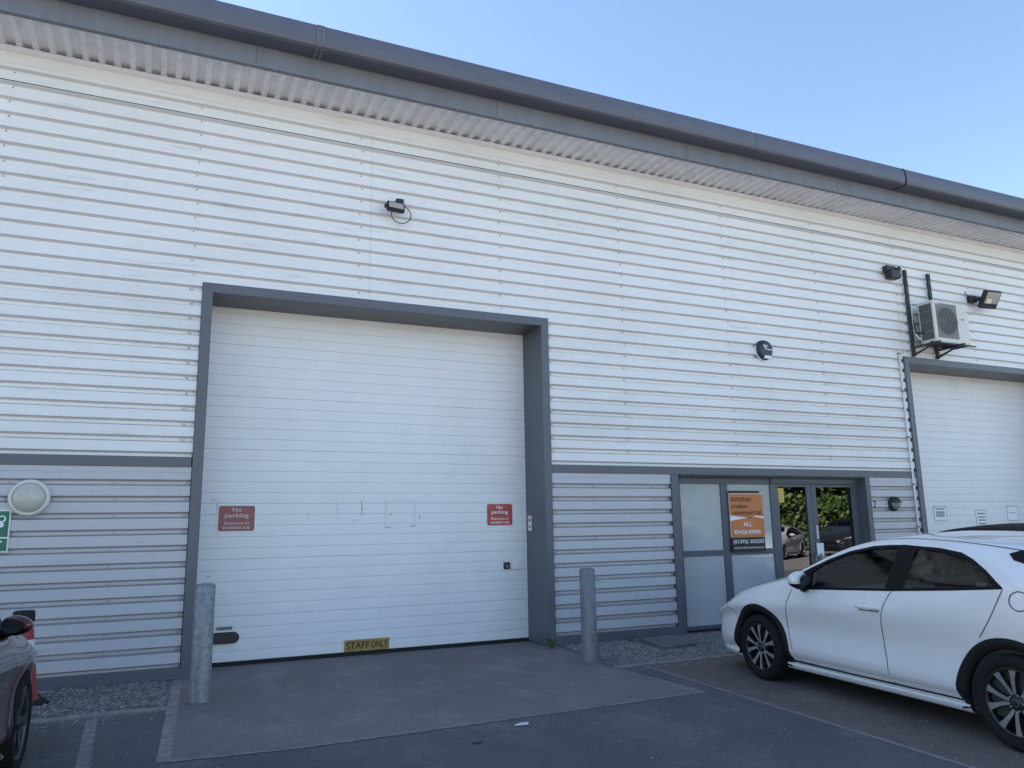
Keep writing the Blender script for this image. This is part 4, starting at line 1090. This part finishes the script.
    # glazing
    for mir in (False, True):
        part('window_trim', mesh_from(CM[1], M['trim'], off=.001, mirror=mir))
        part('side_window', mesh_from(CM[2], M['autoglass'], off=-.008, mirror=mir)); part('side_window', mesh_from(CM[3], M['autoglass'], off=-.008, mirror=mir))
        sx = 1 if mir else -1
        for code, hy, hz in ((5, -.148, .815), (6, -1.0, .83)):
            d = part('door', mesh_from(CM[code], paint, mirror=mir))
            mb = MB()
            if code == 5:
                x0 = side(hy, hz)
                ring = []
                bmh = bmesh.new(); bmesh.ops.create_uvsphere(bmh, u_segments=20, v_segments=12, radius=1)
                for v in bmh.verts: v.co = Vector((sx*(x0+.026)+v.co.x*.016, hy+v.co.y*.128, hz+v.co.y*.0-.1*(hy*0)+v.co.z*.022))
                mb.addbm(bmh, paint, True)
                bmh = bmesh.new(); bmesh.ops.create_uvsphere(bmh, u_segments=20, v_segments=12, radius=1)
                for v in bmh.verts: v.co = Vector((sx*(x0-.012)+v.co.x*.016, hy+.01+v.co.y*.085, hz+v.co.z*.055))
                mb.addbm(bmh, paint, True)
                mb.box(min(sx*(x0-.02), sx*(x0+.02)), max(sx*(x0-.02), sx*(x0+.02)), hy-.12, hy-.09, hz-.012, hz+.012, paint)
                mb.box(min(sx*(x0-.02), sx*(x0+.02)), max(sx*(x0-.02), sx*(x0+.02)), hy+.09, hy+.12, hz-.012, hz+.012, paint)
            else:
                xs_ = side(-1.22, 1.075)+.004; mb.bbox(min(sx*(xs_-.03), sx*xs_), max(sx*(xs_-.03), sx*xs_), -1.235, -1.205, 1.06, 1.085, M['trim'], .006)
            mb.box(min(sx*.8, sx*(side(hy, hz-.026)+.004)), max(sx*.8, sx*(side(hy, hz-.026)+.004)), hy-.10, hy+.10, hz-.030, hz-.024, M['gap_and_shade']) if code == 5 else None  # thin dark strip under the handle stands in for its recess shade
            mb.build('door_handle', d)
        # door mirror
        m_ = empty('door_mirror', (sx*(.945 if mir_s == 1 else .895), .53, .992), -sx*R(24)); m_.parent = root; m_.scale = (mir_s, mir_s, mir_s)
        mb = MB(); bmh = bmesh.new(); bmesh.ops.create_uvsphere(bmh, u_segments=24, v_segments=16, radius=1)
        for v in bmh.verts:
            c = v.co; fy = c.y*.085 if c.y > 0 else c.y*.035
            v.co = Vector((c.x*.125, fy*1.15 + .01, c.z*.078*(1+.12*c.x*sx*-1)))
        lowf = [f for f in bmh.faces if f.calc_center_median().z < -.022]
        bmesh.ops.translate(bmh, vec=(sx*.03, 0, 0), verts=bmh.verts[:])
        me_up = bmh.copy(); bmesh.ops.delete(me_up, geom=[f for f in me_up.faces if f.calc_center_median().z < -.024], context='FACES')
        bmesh.ops.delete(bmh, geom=[f for f in bmh.faces if f.calc_center_median().z >= -.024], context='FACES')
        mb.addbm(me_up, paint, True); mb.addbm(bmh, M['trim'], True)
        mb.cyl((sx*-.01, .0, -.05), (sx*-.12, .045, -.075), .03, .045, M['trim'], 12); mb.build('mirror_shell', m_)
        mb = MB(); mb.lathe([(.001, 0), (1, 0)], M['mirror'], 28, T(sx*.022, -.0335, -.004) @ Matrix.Rotation(R(90), 4, 'X') @ Matrix.Diagonal((.088, .052, 1, 1))); mb.build('mirror_glass', m_)
        # arches
        for wy in (1.30, -1.30):
            mb = MB(); v = []; N_ = 36
            for i in range(N_+1):
                a = R(-13 + 206*i/N_)
                for r, o_ in ((WR-.012, -.03), (WR-.006, .004), (WR+.02, .012), (WR+.058, .010), (WR+.064, .001)):
                    Y = wy+r*math.cos(a); z = WC+r*math.sin(a); v.append((sx*(side(min(max(Y,-2.1),2.25), max(z, .215))+o_), Y, z))
            mb.add(v, [(5*i+k, 5*i+k+1, 5*i+5+k+1, 5*i+5+k) for i in range(N_) for k in range(4)], M['arch'] if arch else paint, True)
            # liner
            v = []
            for i in range(N_+1):
                a = R(-13 + 206*i/N_); Y = wy+(WR-.004)*math.cos(a); z = WC+(WR-.004)*math.sin(a); v += [(sx*.84, Y, z), (sx*.50, Y, z)]
            mb.add(v, [(2*i, 2*i+1, 2*i+3, 2*i+2) for i in range(N_)], M['gap_and_shade'], True)
            mb.add([(sx*.50, wy+.385*math.cos(R(a)), max(.16, WC+.385*math.sin(R(a)))) for a in range(-30, 211, 15)], [tuple(range(17))], M['gap_and_shade'])
            mb.build('wheel_arch', root, recalc=False)
            make_wheel(root, sx*.862, wy, style, sx)
    wm = mesh_from(CM[8], M['autoglass'], off=-.004, both=True); part('windscreen', wm)
    part('rear_window', mesh_from(CM[9], M['autoglass'], off=-.004, both=True))
    # cabin
    mb = MB(); mb.box(-.80, .80, -1.9, .95, .19, .34, M['seat']); mb.bbox(-.80, .80, .35, .85, .34, .90, M['seat'], .06); mb.bbox(.15, .65, .30, .5, .86, .95, M['seat'], .04)
    mb.bbox(-.80, -.745, -1.35, .8, .3, .86, M['seat'], .02); mb.bbox(.745, .80, -1.35, .8, .3, .86, M['seat'], .02); mb.build('dashboard', root)
    def seat(x, y, w):
        mb = MB(); rk = T(x, y, .5) @ Matrix.Rotation(R(16), 4, 'X')
        mb.bbox(x-w, x+w, y-.05, y+.50, .34, .52, M['seat'], .06, 3); mb.bbox(-w, w, -.09, .06, -.02, .60, M['seat'], .06, 3, rk)
        for hx in ((0,) if w < .35 else (-.42, .42)): mb.bbox(hx-.13, hx+.13, -.055, .045, .63, .81, M['seat'], .045, 3, rk); mb.cyl(rk @ Vector((hx-.05, 0, .58)), rk @ Vector((hx-.05, 0, .66)), .008, .008, M['ac_fin'], 8); mb.cyl(rk @ Vector((hx+.05, 0, .58)), rk @ Vector((hx+.05, 0, .66)), .008, .008, M['ac_fin'], 8)
        mb.build('seat', root)
    seat(-.36, -.30, .25); seat(.36, -.30, .25)
    mb = MB(); mb.bbox(-.70, .70, -1.05, -.55, .34, .55, M['seat'], .06, 3); rk = T(0, -1.02, .52) @ Matrix.Rotation(R(20), 4, 'X'); mb.bbox(-.70, .70, -.09, .05, -.02, .52, M['seat'], .06, 3, rk)
    for hx in (-.42, .42): mb.bbox(hx-.13, hx+.13, -.05, .04, .54, .66, M['seat'], .04, 3, rk)
    mb.box(-.66, .66, -1.85, -1.2, .80, .83, M['seat']); mb.build('rear_seat', root)
    mb = MB(); st = T(.36, .22, .86) @ Matrix.Rotation(R(-68), 4, 'X')
    mb.lathe([(.17, 0), (.183, .012), (.195, 0), (.183, -.012), (.17, 0)], M['trim'], 32, st); mb.cyl(st @ Vector((0,0,0)), st @ Vector((0,0,.05)), .06, .05, M['trim'], 16); mb.bbox(-.17, .17, -.02, .02, -.01, .01, M['trim'], .006, 1, st); mb.build('steering_wheel', root)
    mb = MB(); mb.bbox(-.11, .11, .30, .33, 1.195, 1.255, M['trim'], .02); mb.build('rear_view_mirror', root)
    return root

wc = build_car('parked_car', 'white five door hatchback with black arch trims and dark machined alloys parked by the entrance', M['paint_white'])
wc.location = (5.9045, -4.341, 0); wc.rotation_euler.z = R(-4.94); wc.scale = (1, 1.029, 1)
mc = build_car('parked_car', 'dark maroon car whose mirror, wing and front wheel show at the lower left edge', M['paint_maroon'], None, 'grey', False, .72)
mc.location = (-1.93, -4.26, .0); mc.rotation_euler.z = R(-2.0)
rc = build_car('parked_car', 'red car with a black roof parked beyond the white hatchback, roof showing over it', M['paint_red'], M['roof_black'], 'five', False)
rc.location = (8.62, -2.95, 0); rc.rotation_euler.z = R(-4.0); rc.scale = (1, 1, 1.03)
sc_ = build_car('parked_car', 'silver hatchback across the car park, seen mirrored in the glass doors', M['paint_silver'], None, 'five', False)
sc_.location = (23.8, -16.7, 0); sc_.rotation_euler.z = R(60)
dc = build_car('parked_car', 'nearly black car across the car park, seen mirrored behind the silver hatchback', M['paint_dark'], None, 'five', False)
dc.location = (29.3, -17.6, 0); dc.rotation_euler.z = R(70)
dc.scale = (1.08, 1.08, 1.2)

# ------------------------------------------------------------------ trees across the car park (mirrored in the glass)
def tree(name, x, y, h, rad, label, seed, kind=0):
    rnd = random.Random(seed); t = empty(name, (x, y, 0)); tag(t, label, 'tree', 'trees across the car park')
    mb = MB(); mb.cyl((0,0,0), (.1,.05,h*.45), .17, .11, M['bark'], 10); 
    for k in range(7):
        a = rnd.uniform(0, 6.28); z0 = h*rnd.uniform(.2, .45); mb.cyl((.05,.02,z0), (math.cos(a)*rad*.6, math.sin(a)*rad*.6, z0+h*.3), .06, .02, M['bark'], 7)
    mb.build('trunk', t)
    mb = MB()
    cl = []
    for k in range(46):
        a = rnd.uniform(0, 6.28); u = rnd.uniform(-1, 1); r = rnd.random()**.4
        cl.append((math.cos(a)*math.sqrt(1-u*u)*rad*r, math.sin(a)*math.sqrt(1-u*u)*rad*r, h*.56+u*h*.42*r, rnd.uniform(.35, .8)))
    for cx, cy, cz, cr_ in cl:
        tone = rnd.random()
        for i in range(110):
            d = Vector((rnd.gauss(0,1), rnd.gauss(0,1), rnd.gauss(0,.8))); d = d.normalized()*cr_*rnd.uniform(.5, 1.05)
            p = Vector((cx, cy, max(.2, cz)))+d; s_ = rnd.uniform(.13, .26)
            n = Vector((rnd.gauss(0,1), rnd.gauss(0,1), rnd.gauss(0,1)+.6)).normalized(); a1 = n.orthogonal().normalized()*s_; b1 = n.cross(a1)*.6
            q = tone+rnd.uniform(-.3, .3)
            mb.add([p-a1, p-b1, p+a1, p+b1], [(0,1,2,3)], M['leaf'][0 if q < .35 else 1 if q < .75 else 2])
    mb.build('crown', t, recalc=False)
def hedge(x0, y0, x1, y1, h):
    rnd = random.Random(5); mb = MB()
    for i in range(9000):
        u = rnd.random(); p = Vector((x0+(x1-x0)*u+rnd.gauss(0,.4), y0+(y1-y0)*u+rnd.gauss(0,.4), h*(.93+.1*math.sin(u*40)+.06*math.sin(u*97))*rnd.random()**.7)); s_ = rnd.uniform(.1, .22)
        n = Vector((rnd.gauss(0,1), rnd.gauss(0,1), rnd.gauss(0,1)+.6)).normalized(); a1 = n.orthogonal().normalized()*s_; b1 = n.cross(a1)*.6
        mb.add([p-a1, p-b1, p+a1, p+b1], [(0,1,2,3)], M['leaf'][rnd.choice((0,1,1,2))])
    tag(mb.build('hedge', recalc=False), 'long green hedge under the trees across the car park, mirrored in the glass doors', 'hedge')
hedge(20, -24.2, 50, -20.5, 3.0)
TL = ['broad green tree across the car park, mirrored in the left glass door', 'dense dark tree standing furthest back across the car park', 'spreading bright green tree behind the mirrored silver hatchback',
      'bushy tree mirrored in the right glass door', 'tall rounded tree at the far end of the car park row', 'low wide tree nearest the building line across the car park']
for i, (x, y, h, r) in enumerate(((27.5,-25,6.2,3.2),(32.5,-26,7.2,3.6),(37.5,-25,6.4,3.4),(42.5,-24,6.8,3.4),(48,-23,7.0,3.5),(22,-27,6.5,3.2))):
    tree('leafy_tree', x, y, h, r, TL[i], 20+i)

# ------------------------------------------------------------------ sky, sun, camera
SUN_AZ, SUN_EL = -52.0, 37.0       # azimuth from +Y towards +X, degrees
w = bpy.data.worlds.new('World'); scn.world = w; w.use_nodes = True
N = w.node_tree.nodes; L = w.node_tree.links
sky = N.new('ShaderNodeTexSky'); sky.sky_type = 'NISHITA'; sky.sun_disc = False
sky.sun_elevation = R(SUN_EL); sky.sun_rotation = R(SUN_AZ); sky.air_density = 1.0; sky.dust_density = 0.3; sky.ozone_density = 1.0
L.new(sky.outputs[0], N['Background'].inputs[0]); N['Background'].inputs[1].default_value = 0.055
sd = bpy.data.lights.new('sun', 'SUN'); sd.energy = 5.0; sd.angle = R(0.5); sd.color = (1.0, .965, .92)
so = bpy.data.objects.new('sun', sd); COL.objects.link(so)
dv = Vector((math.sin(R(SUN_AZ))*math.cos(R(SUN_EL)), math.cos(R(SUN_AZ))*math.cos(R(SUN_EL)), math.sin(R(SUN_EL))))
so.rotation_euler = dv.to_track_quat('Z', 'Y').to_euler(); so.location = (-10, 30, 40)

cd = bpy.data.cameras.new('camera'); co = bpy.data.objects.new('camera', cd); COL.objects.link(co)
cd.sensor_fit = 'HORIZONTAL'; cd.sensor_width = 36; cd.lens = 767.75/1024*36; cd.clip_end = 1000; cd.clip_start = .05
yaw, pit, rol = R(24.3197), R(10.574), R(-.9717)
fw = Vector((math.sin(yaw)*math.cos(pit), math.cos(yaw)*math.cos(pit), math.sin(pit))); rt = Vector((math.cos(yaw), -math.sin(yaw), 0)); up = rt.cross(fw)
r2 = rt*math.cos(rol)+up*math.sin(rol); u2 = -rt*math.sin(rol)+up*math.cos(rol)
co.matrix_world = Matrix(((r2.x, u2.x, -fw.x, -.264), (r2.y, u2.y, -fw.y, -9.135), (r2.z, u2.z, -fw.z, 1.5), (0,0,0,1)))
scn.camera = co
vs_ = scn.view_settings; vs_.view_transform = 'Standard'; vs_.look = 'None'; vs_.gamma = 1; vs_.exposure = 2.52; vs_.use_curve_mapping = False
scn.cycles.max_bounces = 10; scn.cycles.transparent_max_bounces = 12; scn.cycles.use_denoising = True
